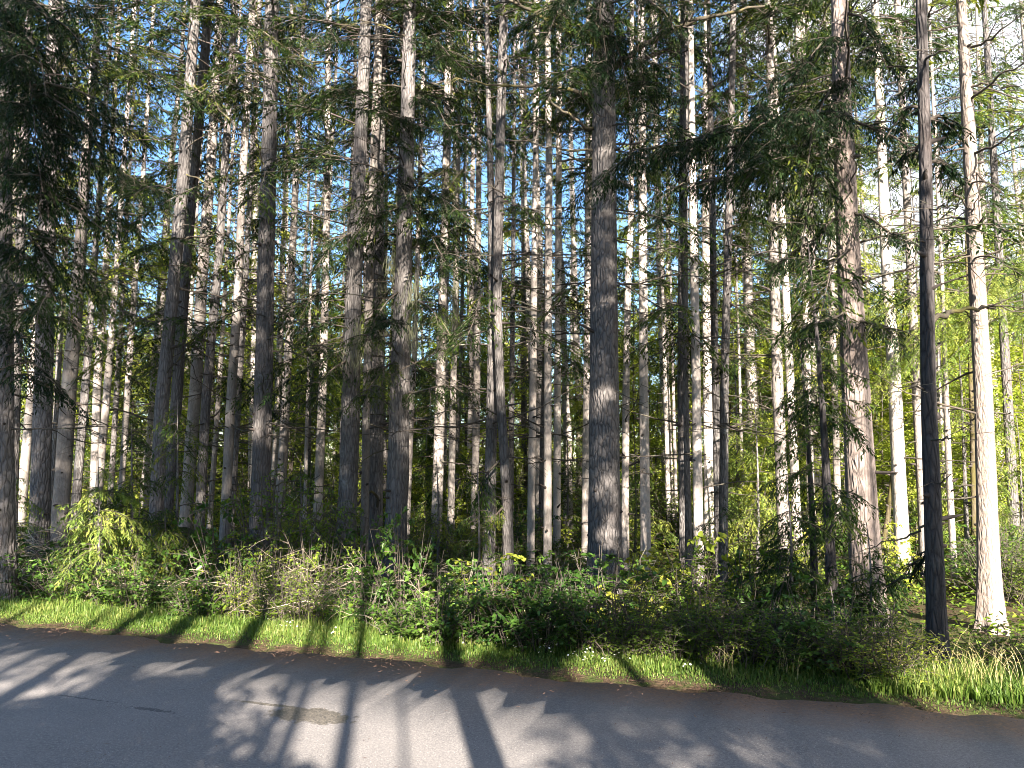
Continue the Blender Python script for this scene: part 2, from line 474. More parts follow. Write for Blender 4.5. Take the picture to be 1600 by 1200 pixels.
def road_mat():
    m, nt, out = new_mat('asphalt')
    L = nt.links
    geo = N(nt, 'ShaderNodeNewGeometry'); P = geo.outputs['Position']
    a = noise(nt, P, 1.1, 5, .6); b = noise(nt, P, 75, 4, .75); c = noise(nt, P, 190, 3, .7)
    col = ramp(nt, a, [(.3, (.118, .114, .118)), (.7, (.175, .167, .167))])
    col = mixc(nt, maprange(nt, b, .38, .68, 0, .75), col, (.30, .285, .275))
    col = mixc(nt, maprange(nt, c, .52, .70, 0, .7), col, (.06, .06, .066))
    vo = N(nt, 'ShaderNodeTexVoronoi'); vo.inputs['Scale'].default_value = 42; L.new(P, vo.inputs['Vector'])
    col = mixc(nt, maprange(nt, vo.outputs['Distance'], .16, .07, 0, .75), col, (.42, .40, .38))
    # coordinates along (t) and across (s) the road
    def dot(vec, off):
        d = N(nt, 'ShaderNodeVectorMath', operation='DOT_PRODUCT'); d.inputs[1].default_value = vec
        L.new(P, d.inputs[0])
        s = N(nt, 'ShaderNodeMath', operation='SUBTRACT'); s.inputs[1].default_value = off
        L.new(d.outputs['Value'], s.inputs[0]); return s.outputs[0]
    S = dot((ENRM[0], ENRM[1], 0), float(ENRM @ E0))
    T = dot((EDIR[0], EDIR[1], 0), float(EDIR @ E0))
    # worn, slightly paler wheel track and brown needle dust towards the edge
    edge_n = noise(nt, P, 3.2, 5, .7)
    ee = N(nt, 'ShaderNodeMath', operation='MULTIPLY_ADD'); ee.inputs[1].default_value = .55
    L.new(edge_n, ee.inputs[0]); L.new(S, ee.inputs[2])
    fine = noise(nt, P, 45, 4, .75)
    litter = N(nt, 'ShaderNodeMath', operation='MULTIPLY')
    L.new(maprange(nt, ee.outputs[0], -.42, .06), litter.inputs[0]); L.new(maprange(nt, fine, .30, .58, .35, 1), litter.inputs[1])
    col = mixc(nt, litter.outputs[0], col, mixc(nt, maprange(nt, fine, .4, .7), (.13, .075, .048), (.30, .19, .125)))
    # wet stain with a ragged outline and tarry scribbles left of it
    def blob(u, v, ru, rv, wob, sc_):
        c0 = on_ground(u, v)
        t0 = float((c0 - E0) @ EDIR); s0 = float((c0 - E0) @ ENRM)
        q = N(nt, 'ShaderNodeCombineXYZ')
        for k_, src, o, r in ((0, T, t0, ru), (1, S, s0, rv)):
            w = N(nt, 'ShaderNodeMath', operation='SUBTRACT'); w.inputs[1].default_value = o; L.new(src, w.inputs[0])
            w2 = N(nt, 'ShaderNodeMath', operation='DIVIDE'); w2.inputs[1].default_value = r; L.new(w.outputs[0], w2.inputs[0])
            L.new(w2.outputs[0], q.inputs[k_])
        ln = N(nt, 'ShaderNodeVectorMath', operation='LENGTH'); L.new(q.outputs[0], ln.inputs[0])
        ad = N(nt, 'ShaderNodeMath', operation='MULTIPLY_ADD'); ad.inputs[1].default_value = wob
        L.new(noise(nt, P, sc_, 5, .7), ad.inputs[0]); L.new(ln.outputs['Value'], ad.inputs[2])
        return maprange(nt, ad.outputs[0], 1.0 + wob * .5, .9 + wob * .5)
    wet = blob(485, 1121, .29, .145, 1.6, 14)
    wet2 = blob(425, 1104, .30, .022, 1.5, 16)
    wmax = N(nt, 'ShaderNodeMath', operation='MAXIMUM'); L.new(wet, wmax.inputs[0]); L.new(wet2, wmax.inputs[1])
    scr = blob(236, 1112, .16, .025, 5.0, 30)
    scr2 = blob(130, 1094, .22, .012, 5.0, 30)
    smax = N(nt, 'ShaderNodeMath', operation='MAXIMUM'); L.new(scr, smax.inputs[0]); L.new(scr2, smax.inputs[1])
    wsoft = N(nt, 'ShaderNodeMath', operation='MULTIPLY'); wsoft.inputs[1].default_value = .8; L.new(wmax.outputs[0], wsoft.inputs[0])
    col = mixc(nt, wsoft.outputs[0], col, mixc(nt, maprange(nt, b, .42, .62), (.035, .034, .034), (.19, .17, .14)))
    sm = N(nt, 'ShaderNodeMath', operation='MULTIPLY'); sm.inputs[1].default_value = .7; L.new(smax.outputs[0], sm.inputs[0])
    col = mixc(nt, sm.outputs[0], col, (.05, .05, .055))
    # scattered short dark marks lying across the road
    mv = N(nt, 'ShaderNodeCombineXYZ'); L.new(T, mv.inputs[0]); L.new(S, mv.inputs[1])
    mk = noise(nt, mapping(nt, mv.outputs[0], (2.2, 26, 1)), 1.6, 4, .6)
    col = mixc(nt, maprange(nt, mk, .70, .74, 0, .65), col, (.05, .05, .052))
    bmp = N(nt, 'ShaderNodeBump'); bmp.inputs['Strength'].default_value = .55; bmp.inputs['Distance'].default_value = .006
    ms = N(nt, 'ShaderNodeMath', operation='ADD'); L.new(b, ms.inputs[0]); L.new(c, ms.inputs[1])
    L.new(ms.outputs[0], bmp.inputs['Height'])
    p = N(nt, 'ShaderNodeBsdfPrincipled'); p.inputs['Specular IOR Level'].default_value = .35
    L.new(maprange(nt, wmax.outputs[0], 0, 1, .85, .35), p.inputs['Roughness'])
    L.new(col, p.inputs['Base Color']); L.new(bmp.outputs['Normal'], p.inputs['Normal'])
    L.new(p.outputs['BSDF'], out.inputs['Surface'])
    return m

def floor_mat():
    m, nt, out = new_mat('forest_floor')
    L = nt.links
    geo = N(nt, 'ShaderNodeNewGeometry'); P = geo.outputs['Position']
    a = noise(nt, P, .8, 5, .6); b = noise(nt, P, 30, 4, .7); c = noise(nt, P, 6, 4, .6)
    col = ramp(nt, b, [(.3, (.028, .020, .013)), (.55, (.075, .052, .033)), (.8, (.15, .11, .07))])
    col = mixc(nt, maprange(nt, c, .45, .62, 0, .8), col, (.05, .075, .018))
    col = mixc(nt, maprange(nt, a, .5, .7, 0, .5), col, (.06, .085, .02))
    bmp = N(nt, 'ShaderNodeBump'); bmp.inputs['Strength'].default_value = .9; bmp.inputs['Distance'].default_value = .04
    L.new(b, bmp.inputs['Height'])
    p = N(nt, 'ShaderNodeBsdfPrincipled', Roughness=.95); p.inputs['Specular IOR Level'].default_value = .1
    L.new(col, p.inputs['Base Color']); L.new(bmp.outputs['Normal'], p.inputs['Normal'])
    L.new(p.outputs['BSDF'], out.inputs['Surface'])
    return m

def plain(name, col, rough=.7, trans=0):
    m, nt, out = new_mat(name)
    geo = N(nt, 'ShaderNodeNewGeometry')
    c = mixc(nt, noise(nt, geo.outputs['Position'], 40, 3), tuple(q * .8 for q in col), tuple(min(1, q * 1.15) for q in col))
    p = N(nt, 'ShaderNodeBsdfPrincipled', Roughness=rough)
    nt.links.new(c, p.inputs['Base Color'])
    nt.links.new(p.outputs['BSDF'], out.inputs['Surface'])
    return m

# ------------------------------------------------------------------ ground and road
def build_ground():
    xs = np.unique(np.concatenate([np.linspace(-160, -16, 30), np.linspace(-16, 16, 129), np.linspace(16, 160, 30)]))
    ys = np.unique(np.concatenate([np.linspace(-120, -3, 28), np.linspace(-3, 30, 133), np.linspace(30, 220, 40)]))
    X, Y = np.meshgrid(xs, ys, indexing='ij')
    Z = gz(X, Y)
    V = np.stack([X, Y, Z], -1).reshape(-1, 3)
    n, k = len(xs), len(ys)
    i, j = np.meshgrid(np.arange(n - 1), np.arange(k - 1), indexing='ij')
    Fq = np.stack([i * k + j, (i + 1) * k + j, (i + 1) * k + j + 1, i * k + j + 1], -1).reshape(-1, 4)
    mb = MB(); mb.add(V, Fq)
    tag(mb.build('forest_floor', [floor_mat()], None, True), kind='structure')
    # the asphalt: a long sheet with a slightly ragged far edge, a few millimetres of real thickness
    rng = np.random.default_rng(5)
    t = np.concatenate([np.linspace(-90, -6, 60), np.linspace(-6, 18, 240), np.linspace(18, 90, 50)])
    t = np.unique(t)
    far = -.10 + .05 * np.sin(t * 1.7) + np.cumsum(rng.normal(0, .012, len(t))) * .4 + .035 * np.sin(t * 7.1 + 1) + rng.normal(0, .022, len(t))
    far = far - np.linspace(far[0], far[-1], len(t)) - .08
    near = -5.35 + .06 * np.sin(t * 1.1)
    rows = [(far, -.03), (far, .004), (far - 1.5, .012), (far * 0 - 3.2, .02), (near, .004), (near, -.04)]
    VV = []
    for s, z in rows:
        p = E0[None] + EDIR[None] * t[:, None] + ENRM[None] * np.asarray(s)[:, None]
        VV.append(np.concatenate([p, np.full((len(t), 1), z)], 1))
    V = np.stack(VV, 0).reshape(-1, 3); n = len(rows); k = len(t)
    i, j = np.meshgrid(np.arange(n - 1), np.arange(k - 1), indexing='ij')
    Fq = np.stack([i * k + j, (i + 1) * k + j, (i + 1) * k + j + 1, i * k + j + 1], -1).reshape(-1, 4)
    mb = MB(); mb.add(V, Fq)
    tag(mb.build('road', [road_mat()]), kind='structure')
build_ground()

# ------------------------------------------------------------------ trees: trunks
def trunk_arrays(P, R, rng, rough=.05, k=18, knots=26, flare=.55):
    """P (n,3) centre line from the ground up, R radii"""
    L = np.linalg.norm(np.diff(P, axis=0), axis=1).sum()
    s = np.concatenate([np.linspace(0, .06, 6), np.linspace(.075, 1, 60)])
    q, t, _ = along(P, s)
    r = np.interp(s, np.linspace(0, 1, len(R)), R) if len(R) != len(P) else np.interp(s * L, np.concatenate([[0], np.cumsum(np.linalg.norm(np.diff(P, axis=0), axis=1))]), R)
    h = s * L
    r = r * (1 + flare * np.exp(-h / .42))
    th = np.linspace(0, 2 * PI, k, endpoint=False)
    ph = rng.uniform(0, 6.28, 6)
    rip = 1 + rough * (np.sin(3 * th[None] + ph[0] + h[:, None] * .35) * .5 + np.sin(5 * th[None] + ph[1] - h[:, None] * .6) * .35 + rng.normal(0, .35, (len(s), k)))
    rip += flare * .45 * np.exp(-h / .3)[:, None] * np.sin(5 * th + ph[2])[None]
    mb = MB()
    mb.add(*tube(q, r, k, rip), 0)
    # knots and snapped branch stubs
    for _ in range(knots):
        f = rng.uniform(.03, .55); a = rng.uniform(0, 2 * PI)
        c, tt, _ = along(P, np.array([f]))
        rr = np.interp(f * L, h, r)
        d = np.array([math.cos(a), math.sin(a), rng.uniform(-.1, .45)])
        l = rng.uniform(.02, .09) if rng.random() < .75 else rng.uniform(.1, .3)
        w = rng.uniform(.010, .022)
        p0 = c[0] + d * rr * .85
        mb.add(*tube(np.stack([p0, p0 + d * (rr * .15 + l * .6), p0 + d * (rr * .15 + l)]), [w * 1.5, w, w * .35], 5), 1)
    return mb

M_KNOT = plain('knot_wood', (.035, .028, .025), .9)

def dead_crown(mb, axis_at, h0, h1, n, rng, lmax, r0=.013):
    for _ in range(n):
        z = rng.uniform(h0, h1)
        dead_branch(mb, axis_at(z), rng.uniform(0, 2 * PI), lmax * rng.uniform(.3, 1.0), rng, r0 * rng.uniform(.6, 1.3))

# shared crowns, in metres above the foot of a 26 m tree; every crown is one mesh of boughs
H0 = 26.0

def crown_mesh(name, seed, hb, lmax, lod, per_m, low_dead, low_tufts, mat, hang=.5, tint=.4, p_bare=.25, top=1.0):
    rng = np.random.default_rng(seed)
    mb = MB()
    z = hb
    while z < H0 - .5:
        f = (z - hb) / (H0 - hb)
        L = lmax * (1 - f) ** .85 * (.75 + .25 * min(1, f / .15)) + .35
        for _ in range(rng.poisson(per_m * .5 * (top if z > 11.5 else 1))):
            yaw = rng.uniform(0, 2 * PI)
            l = L * rng.uniform(.55, 1.15)
            if rng.random() < p_bare * (1 - f):
                dead_branch(mb, (0, 0, z + rng.uniform(-.2, .2)), yaw, l * .9, rng, .014)
            else:
                a = arc((0, 0, z + rng.uniform(-.25, .25)), yaw, l, rng.uniform(-.1, .45) * (1 - f) + f * .5, rng.uniform(.25, .6), rng, 7, .08)
                spray(mb, a, rng, lod, .37, hang, .14, .018, 1.0, tint + rng.normal(0, .10), None, 4)
        z += .5
    dead_crown(mb, lambda zz: (0, 0, zz), 1.6, hb + 2.5, low_dead, rng, lmax * .85)
    for _ in range(low_tufts):
        a = arc((0, 0, rng.uniform(min(3.0, hb * .5), hb)), rng.uniform(0, 2 * PI), rng.uniform(.8, lmax), rng.uniform(-.2, .25), rng.uniform(.2, .5), rng, 7, .1)
        spray(mb, a, rng, lod, .32, hang * 1.3, .35, .013, .8, tint - .05, None, 4)
    return mb.mesh(name, [M_TWIG, mat])

CROWNS = {
    # edge trees: long bare stems with dead branches, live boughs starting high
    'a': crown_mesh('crown', 11, 7.0, 2.5, MID, 4.0, 20, 9, M_NEEDLE, .42, .30, .15, .22),
    'b': crown_mesh('crown', 12, 8.5, 2.2, MID, 3.7, 28, 6, M_NEEDLE, .38, .36, .18, .22),
    'c': crown_mesh('crown', 13, 8.0, 2.3, MID, 3.9, 18, 5, M_HEM, .6, .36, .12, .22),
    'd': crown_mesh('crown', 14, 10.0, 2.0, MID, 3.4, 32, 3, M_HEM, .4, .42, .2, .22),
    # farther trees: coarser sprays, the same habit
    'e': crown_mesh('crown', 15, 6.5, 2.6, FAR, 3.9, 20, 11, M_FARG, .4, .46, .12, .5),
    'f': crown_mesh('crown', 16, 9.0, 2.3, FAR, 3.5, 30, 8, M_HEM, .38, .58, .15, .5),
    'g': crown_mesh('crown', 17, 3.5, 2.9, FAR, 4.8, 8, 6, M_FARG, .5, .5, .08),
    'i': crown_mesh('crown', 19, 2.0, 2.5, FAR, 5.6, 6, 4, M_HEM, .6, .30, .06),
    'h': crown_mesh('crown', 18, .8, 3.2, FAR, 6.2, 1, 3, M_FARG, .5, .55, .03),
}

def lean_quat(d):
    return Vector((0, 0, 1)).rotation_difference(Vector([float(q) for q in d]))

TREES = []      # (base xy, radius) kept for spacing

def make_trunk(px, d, H, seed):
    """centre line in world space and radii from photo pixels (u, v, width) at depth d"""
    pts = sorted(px, key=lambda q: -q[1])
    W = np.array([at(u, v, d) for u, v, _ in pts])
    dist = d / CT
    R = np.array([w / F * dist / 2 for *_, w in pts])
    if len(pts) == 1:
        slope = np.array([(800 + 105 - pts[0][0]) * 0.0, 0, 1.0])
    else:
        slope = None
    up = unit(W[-1] - W[0]); up = up if up[2] > 0 else UP
    g = gz(W[0][0], d)
    lo = W[0] - up * ((W[0][2] - g + .12) / up[2]) if W[0][2] > g else W[0] - UP * .12
    base = np.array([lo[0], d, gz(lo[0], d)])
    top = W[-1].copy(); tdir = unit(np.array([up[0] * .6, 0, up[2]]))
    hi = top + tdir * ((g + H - top[2]) / tdir[2])
    rate = (R[0] - R[-1]) / max(1.0, W[-1][2] - W[0][2]) if len(R) > 1 else R[0] / H
    rate = np.clip(rate, R[0] * .012, R[0] * .05)
    Rlo = R[0] + rate * (W[0][2] - lo[2])
    P = np.concatenate([[lo], W, [hi]]); RR = np.concatenate([[Rlo], R, [max(.012, R[-1] * .12)]])
    return base, P, RR

def hero(name, px, d, bark, crown, label, cat='fir tree', H=26.0, knots=26, rough=.05, group=None, seed=None, crown_yaw=None, k=18):
    seed = seed if seed is not None else int(px[0][0] * 7 + px[0][1])
    rng = np.random.default_rng(seed)
    base, P, RR = make_trunk(px, d, H, seed)
    t = thing(name, base, label, cat, group)
    mb = trunk_arrays(P - base, RR, rng, rough, k, knots)
    mb.build('trunk', [bark, M_KNOT], t, True)
    if crown:
        c = link(bpy.data.objects.new('crown', CROWNS[crown]), t)
        i = np.argmin(abs(P[:, 2] - (base[2] + 10)))
        q, _, _ = along(P, np.array([.45]))
        dv = q[0] - P[0]
        c.rotation_mode = 'QUATERNION'
        yaw = crown_yaw if crown_yaw is not None else rng.uniform(0, 2 * PI)
        c.rotation_quaternion = lean_quat(unit(dv)) @ Quaternion((0, 0, 1), yaw)
        s_ = H / H0 * rng.uniform(.94, 1.06)
        c.scale = (s_, s_, s_)
    TREES.append((base[0], base[1]))
    return t, base, P, RR

def px_curve(pts, d0, d1):
    n = len(pts)
    return np.array([at(u, v, d0 + (d1 - d0) * i / (n - 1)) for i, (u, v) in enumerate(pts)])

def resample(P, n):
    q, _, _ = along(P, np.linspace(0, 1, n)); return q

def limb(t, base, pts, d0, d1, r0, r1, mat, twigs=5, seed=1, label=None):
    """a bare or mossy limb of tree t, following photo pixels from the trunk outwards"""
    rng = np.random.default_rng(seed)
    P = px_curve(pts, d0, d1) - base
    P = resample(P, max(8, 3 * len(pts)))
    P[1:-1] += rng.normal(0, .012, (len(P) - 2, 3))
    mb = MB(); mb.add(*tube(P, np.linspace(r0, r1, len(P)), 7), 0)
    s = rng.uniform(.2, .97, twigs)
    q, tg, _ = along(P, s)
    for i in range(twigs):
        y = math.atan2(tg[i, 1], tg[i, 0]) + rng.choice([-1, 1]) * rng.uniform(.4, 1.3)
        dead_branch(mb, q[i], y, rng.uniform(.25, .8), rng, r0 * .3, 3, 0)
    o = mb.build('limb', [mat], t, True)
    if label: o['label'] = label
    return o

def bough(t, base, pts, d0, d1, needle, seed, wfac=.21, hang=.8, dens=1.0, tint=.25, r0=.020, s0=.06, lod=DENSE, label=None):
    rng = np.random.default_rng(seed)
    P = resample(px_curve(pts, d0, d1) - base, 9)
    mb = MB(); spray(mb, P, rng, lod, wfac, hang, s0, r0, dens, tint)
    # secondary boughs give the mass some depth
    s = rng.uniform(.12, .9, 8); q, tg, L = along(P, s)
    for i in range(8):
        y = math.atan2(tg[i, 1], tg[i, 0]) + rng.choice([-1, 1]) * rng.uniform(.35, 1.0)
        a = arc(q[i], y, L * rng.uniform(.2, .4), rng.uniform(-.3, .15), rng.uniform(.2, .6), rng, 6, .1)
        spray(mb, a, rng, lod, wfac, hang, .08, r0 * .5, dens, tint + rng.normal(0, .06))
    o = mb.build('bough', [M_TWIG, needle], t)
    if label: o['label'] = label
    return o

# the trees one can tell apart, from the photograph: pixels (u, v, trunk width), depth in metres
T = {}
# depths settled so that the pale stems stand clear of the shadows of the nearer trunks
DEPTH = {52: 13.15, 58: 13.9, 63: 13.45, 59: 14.65, 38: 15.7, 47: 16.85, 37: 13.4, 14: 15.8, 17: 13.7, 46: 12.25, 53: 15.55, 35: 13.75, 28: 16.05, 41: 14.05, 42: 13.9, 45: 12.7, 39: 16.15, 24: 13.0, 29: 17.15,
         54: 17.35, 22: 16.0, 56: 17.85, 31: 18.45, 50: 18.35, 64: 18.05, 8: 19.45, 9: 17.95, 43: 20.1, 27: 16.2, 11: 19.85, 51: 22.7, 44: 21.45, 16: 20.95}
def h(key, name, px, d, *a, **kw): T[key] = hero(name, px, DEPTH.get(key, d), *a, **kw)

FI, HE = 'fir_tree', 'hemlock_tree'
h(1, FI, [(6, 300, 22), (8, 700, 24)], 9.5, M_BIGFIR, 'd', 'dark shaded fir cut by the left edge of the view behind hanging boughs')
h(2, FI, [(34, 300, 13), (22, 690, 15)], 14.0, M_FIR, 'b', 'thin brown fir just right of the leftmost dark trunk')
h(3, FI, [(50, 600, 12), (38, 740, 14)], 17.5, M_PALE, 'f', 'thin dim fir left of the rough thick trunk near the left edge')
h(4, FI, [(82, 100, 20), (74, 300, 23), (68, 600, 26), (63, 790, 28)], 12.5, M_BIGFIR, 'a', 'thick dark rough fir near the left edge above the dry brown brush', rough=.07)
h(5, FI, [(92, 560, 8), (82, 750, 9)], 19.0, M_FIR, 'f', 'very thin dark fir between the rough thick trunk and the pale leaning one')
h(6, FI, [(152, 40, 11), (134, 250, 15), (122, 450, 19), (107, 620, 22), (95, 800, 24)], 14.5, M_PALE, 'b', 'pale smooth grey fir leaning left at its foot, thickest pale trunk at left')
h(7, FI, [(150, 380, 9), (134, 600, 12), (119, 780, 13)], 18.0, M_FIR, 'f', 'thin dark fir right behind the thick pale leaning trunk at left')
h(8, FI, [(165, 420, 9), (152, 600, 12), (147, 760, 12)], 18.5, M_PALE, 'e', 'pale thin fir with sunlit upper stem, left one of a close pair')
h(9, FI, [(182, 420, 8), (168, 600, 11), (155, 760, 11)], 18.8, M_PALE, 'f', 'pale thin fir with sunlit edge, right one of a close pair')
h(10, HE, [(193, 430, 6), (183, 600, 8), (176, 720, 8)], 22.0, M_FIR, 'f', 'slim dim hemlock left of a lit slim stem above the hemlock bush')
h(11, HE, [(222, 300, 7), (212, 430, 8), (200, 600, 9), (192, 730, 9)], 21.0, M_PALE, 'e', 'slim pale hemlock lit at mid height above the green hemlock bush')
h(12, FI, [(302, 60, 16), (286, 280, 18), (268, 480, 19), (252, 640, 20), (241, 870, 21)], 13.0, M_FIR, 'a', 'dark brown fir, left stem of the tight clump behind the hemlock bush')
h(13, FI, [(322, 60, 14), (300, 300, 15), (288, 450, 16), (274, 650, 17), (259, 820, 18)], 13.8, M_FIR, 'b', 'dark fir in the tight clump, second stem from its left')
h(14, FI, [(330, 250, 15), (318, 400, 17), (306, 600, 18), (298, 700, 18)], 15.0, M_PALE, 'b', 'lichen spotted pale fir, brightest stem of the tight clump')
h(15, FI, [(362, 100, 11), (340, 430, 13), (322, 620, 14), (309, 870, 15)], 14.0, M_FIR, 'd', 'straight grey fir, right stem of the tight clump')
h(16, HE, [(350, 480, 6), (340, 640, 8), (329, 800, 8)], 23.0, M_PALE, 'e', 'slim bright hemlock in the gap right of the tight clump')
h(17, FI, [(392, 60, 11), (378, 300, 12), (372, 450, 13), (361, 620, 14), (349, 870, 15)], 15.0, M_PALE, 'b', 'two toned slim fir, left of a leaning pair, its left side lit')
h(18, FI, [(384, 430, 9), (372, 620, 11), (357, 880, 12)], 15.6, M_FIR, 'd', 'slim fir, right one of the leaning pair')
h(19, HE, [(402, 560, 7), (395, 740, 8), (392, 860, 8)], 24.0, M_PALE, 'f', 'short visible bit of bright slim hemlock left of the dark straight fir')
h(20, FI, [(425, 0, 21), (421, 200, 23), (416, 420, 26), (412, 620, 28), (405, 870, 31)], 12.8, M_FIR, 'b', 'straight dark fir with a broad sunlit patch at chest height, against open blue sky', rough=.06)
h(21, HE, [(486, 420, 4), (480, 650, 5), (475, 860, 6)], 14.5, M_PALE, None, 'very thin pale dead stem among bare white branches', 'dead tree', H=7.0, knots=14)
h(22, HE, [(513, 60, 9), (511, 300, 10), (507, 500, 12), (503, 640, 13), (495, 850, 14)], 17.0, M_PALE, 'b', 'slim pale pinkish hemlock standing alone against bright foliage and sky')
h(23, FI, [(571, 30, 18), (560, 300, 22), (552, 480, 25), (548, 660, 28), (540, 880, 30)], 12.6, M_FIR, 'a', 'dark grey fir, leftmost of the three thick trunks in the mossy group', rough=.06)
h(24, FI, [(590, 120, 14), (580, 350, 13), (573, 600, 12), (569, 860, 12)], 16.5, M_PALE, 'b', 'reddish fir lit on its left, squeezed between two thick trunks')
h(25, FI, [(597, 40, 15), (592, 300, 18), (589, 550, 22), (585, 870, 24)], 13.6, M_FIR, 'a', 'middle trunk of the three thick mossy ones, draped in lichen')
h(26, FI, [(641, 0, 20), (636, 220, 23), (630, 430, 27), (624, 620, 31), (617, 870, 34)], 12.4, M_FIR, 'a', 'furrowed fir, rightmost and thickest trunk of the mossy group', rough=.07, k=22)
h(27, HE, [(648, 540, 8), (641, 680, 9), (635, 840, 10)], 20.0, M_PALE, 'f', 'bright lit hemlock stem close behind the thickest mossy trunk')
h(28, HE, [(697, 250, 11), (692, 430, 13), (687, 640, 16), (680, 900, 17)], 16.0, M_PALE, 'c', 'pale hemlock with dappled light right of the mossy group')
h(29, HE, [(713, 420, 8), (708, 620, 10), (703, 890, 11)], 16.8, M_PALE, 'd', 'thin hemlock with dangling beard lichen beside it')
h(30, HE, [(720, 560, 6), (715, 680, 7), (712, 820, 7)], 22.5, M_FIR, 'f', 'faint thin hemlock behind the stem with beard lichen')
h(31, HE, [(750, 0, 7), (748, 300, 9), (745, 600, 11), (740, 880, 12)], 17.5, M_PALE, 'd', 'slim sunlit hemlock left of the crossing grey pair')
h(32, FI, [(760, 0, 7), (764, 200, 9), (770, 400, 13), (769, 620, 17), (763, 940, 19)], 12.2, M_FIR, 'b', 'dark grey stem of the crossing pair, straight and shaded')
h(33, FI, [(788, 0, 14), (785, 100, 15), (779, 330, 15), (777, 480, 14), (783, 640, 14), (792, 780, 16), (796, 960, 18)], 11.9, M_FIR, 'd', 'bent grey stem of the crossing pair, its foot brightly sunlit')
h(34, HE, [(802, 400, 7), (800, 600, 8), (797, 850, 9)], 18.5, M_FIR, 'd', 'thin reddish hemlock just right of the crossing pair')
h(35, HE, [(839, 60, 8), (836, 300, 9), (833, 600, 11), (828, 935, 12)], 15.5, M_PALE_LIT, 'd', 'straight slim grey hemlock, leftmost of the bundle left of the great fir')
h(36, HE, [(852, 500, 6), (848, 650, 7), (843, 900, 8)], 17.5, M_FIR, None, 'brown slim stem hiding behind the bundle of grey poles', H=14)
h(37, HE, [(856, 60, 9), (858, 300, 11), (856, 600, 12), (855, 935, 13)], 15.0, M_PALE_LIT, 'd', 'middle grey pole of the bundle, in front of a white lit stem')
h(38, HE, [(873, 0, 9), (873, 260, 10), (871, 600, 11), (870, 935, 12)], 14.6, M_PALE_LIT, 'b', 'dark shaded grey pole, right one of the bundle beside the great fir')
h(39, HE, [(920, 200, 11), (919, 420, 12), (917, 620, 12), (914, 930, 13)], 16.5, M_PALE_LIT, 'c', 'lit hemlock with snapped stubs touching the left side of the great fir')
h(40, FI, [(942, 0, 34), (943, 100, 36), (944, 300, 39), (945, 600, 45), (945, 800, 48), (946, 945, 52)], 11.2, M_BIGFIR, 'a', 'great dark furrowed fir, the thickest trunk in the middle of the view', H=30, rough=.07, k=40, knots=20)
h(41, HE, [(986, 330, 9), (981, 450, 10), (978, 620, 11), (976, 910, 12)], 16.5, M_PALE_LIT, 'd', 'pale sunlit hemlock just right of the great fir')
h(42, HE, [(1003, 140, 12), (1004, 320, 13), (1006, 600, 14), (1010, 930, 16)], 14.2, M_PALE_LIT, 'c', 'straight pale pole with a bright right edge, second right of the great fir')
h(43, HE, [(1036, 480, 5), (1040, 620, 6), (1049, 930, 8)], 19.0, M_PALE_LIT, 'f', 'white sunlit thin stem leaning right at its foot')
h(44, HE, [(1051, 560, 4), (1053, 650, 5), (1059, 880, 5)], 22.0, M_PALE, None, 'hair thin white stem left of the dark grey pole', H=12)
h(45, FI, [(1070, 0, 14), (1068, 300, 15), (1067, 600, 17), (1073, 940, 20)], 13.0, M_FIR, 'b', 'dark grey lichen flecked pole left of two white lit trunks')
h(46, HE, [(1080, 80, 9), (1082, 300, 12), (1088, 620, 14), (1092, 910, 15)], 15.5, M_PALE_LIT, 'd', 'white lit trunk, left one of the bright pair')
h(47, HE, [(1105, 0, 10), (1102, 300, 12), (1106, 620, 15), (1110, 930, 17)], 15.0, M_PALE_LIT, 'c', 'white lit trunk, right one of the bright pair')
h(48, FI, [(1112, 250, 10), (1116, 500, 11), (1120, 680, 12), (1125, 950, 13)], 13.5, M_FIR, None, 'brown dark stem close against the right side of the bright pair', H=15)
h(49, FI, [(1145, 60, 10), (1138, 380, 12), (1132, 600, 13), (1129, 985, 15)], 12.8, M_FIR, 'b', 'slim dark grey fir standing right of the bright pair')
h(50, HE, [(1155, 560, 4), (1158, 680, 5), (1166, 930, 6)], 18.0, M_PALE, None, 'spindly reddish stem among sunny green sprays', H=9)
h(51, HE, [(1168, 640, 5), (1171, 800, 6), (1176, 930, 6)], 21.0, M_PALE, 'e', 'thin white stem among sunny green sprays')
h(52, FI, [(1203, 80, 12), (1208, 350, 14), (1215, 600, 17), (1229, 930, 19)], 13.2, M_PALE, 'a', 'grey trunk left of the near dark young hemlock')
h(53, HE, [(1214, 180, 8), (1226, 420, 11), (1236, 620, 13), (1249, 900, 14)], 15.5, M_PALE_LIT, 'd', 'white lit trunk seen through the near young hemlock')
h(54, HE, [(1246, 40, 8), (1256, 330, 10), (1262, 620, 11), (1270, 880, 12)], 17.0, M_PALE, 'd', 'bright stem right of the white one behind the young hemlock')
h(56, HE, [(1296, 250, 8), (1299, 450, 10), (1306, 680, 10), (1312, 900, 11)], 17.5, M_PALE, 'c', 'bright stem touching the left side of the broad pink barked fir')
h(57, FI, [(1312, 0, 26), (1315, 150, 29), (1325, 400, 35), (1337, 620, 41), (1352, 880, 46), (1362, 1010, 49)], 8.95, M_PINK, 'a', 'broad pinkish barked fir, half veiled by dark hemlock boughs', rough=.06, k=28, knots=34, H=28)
h(58, HE, [(1374, 150, 13), (1384, 400, 16), (1398, 600, 19), (1414, 940, 22)], 13.4, M_PALE_LIT, 'c', 'brilliant white lit trunk right of the broad pinkish fir')
h(59, HE, [(1404, 40, 10), (1412, 220, 11), (1423, 420, 13), (1432, 620, 13), (1442, 800, 14)], 14.6, M_PALE, 'd', 'pale lit hemlock running down behind the dark near trunk')
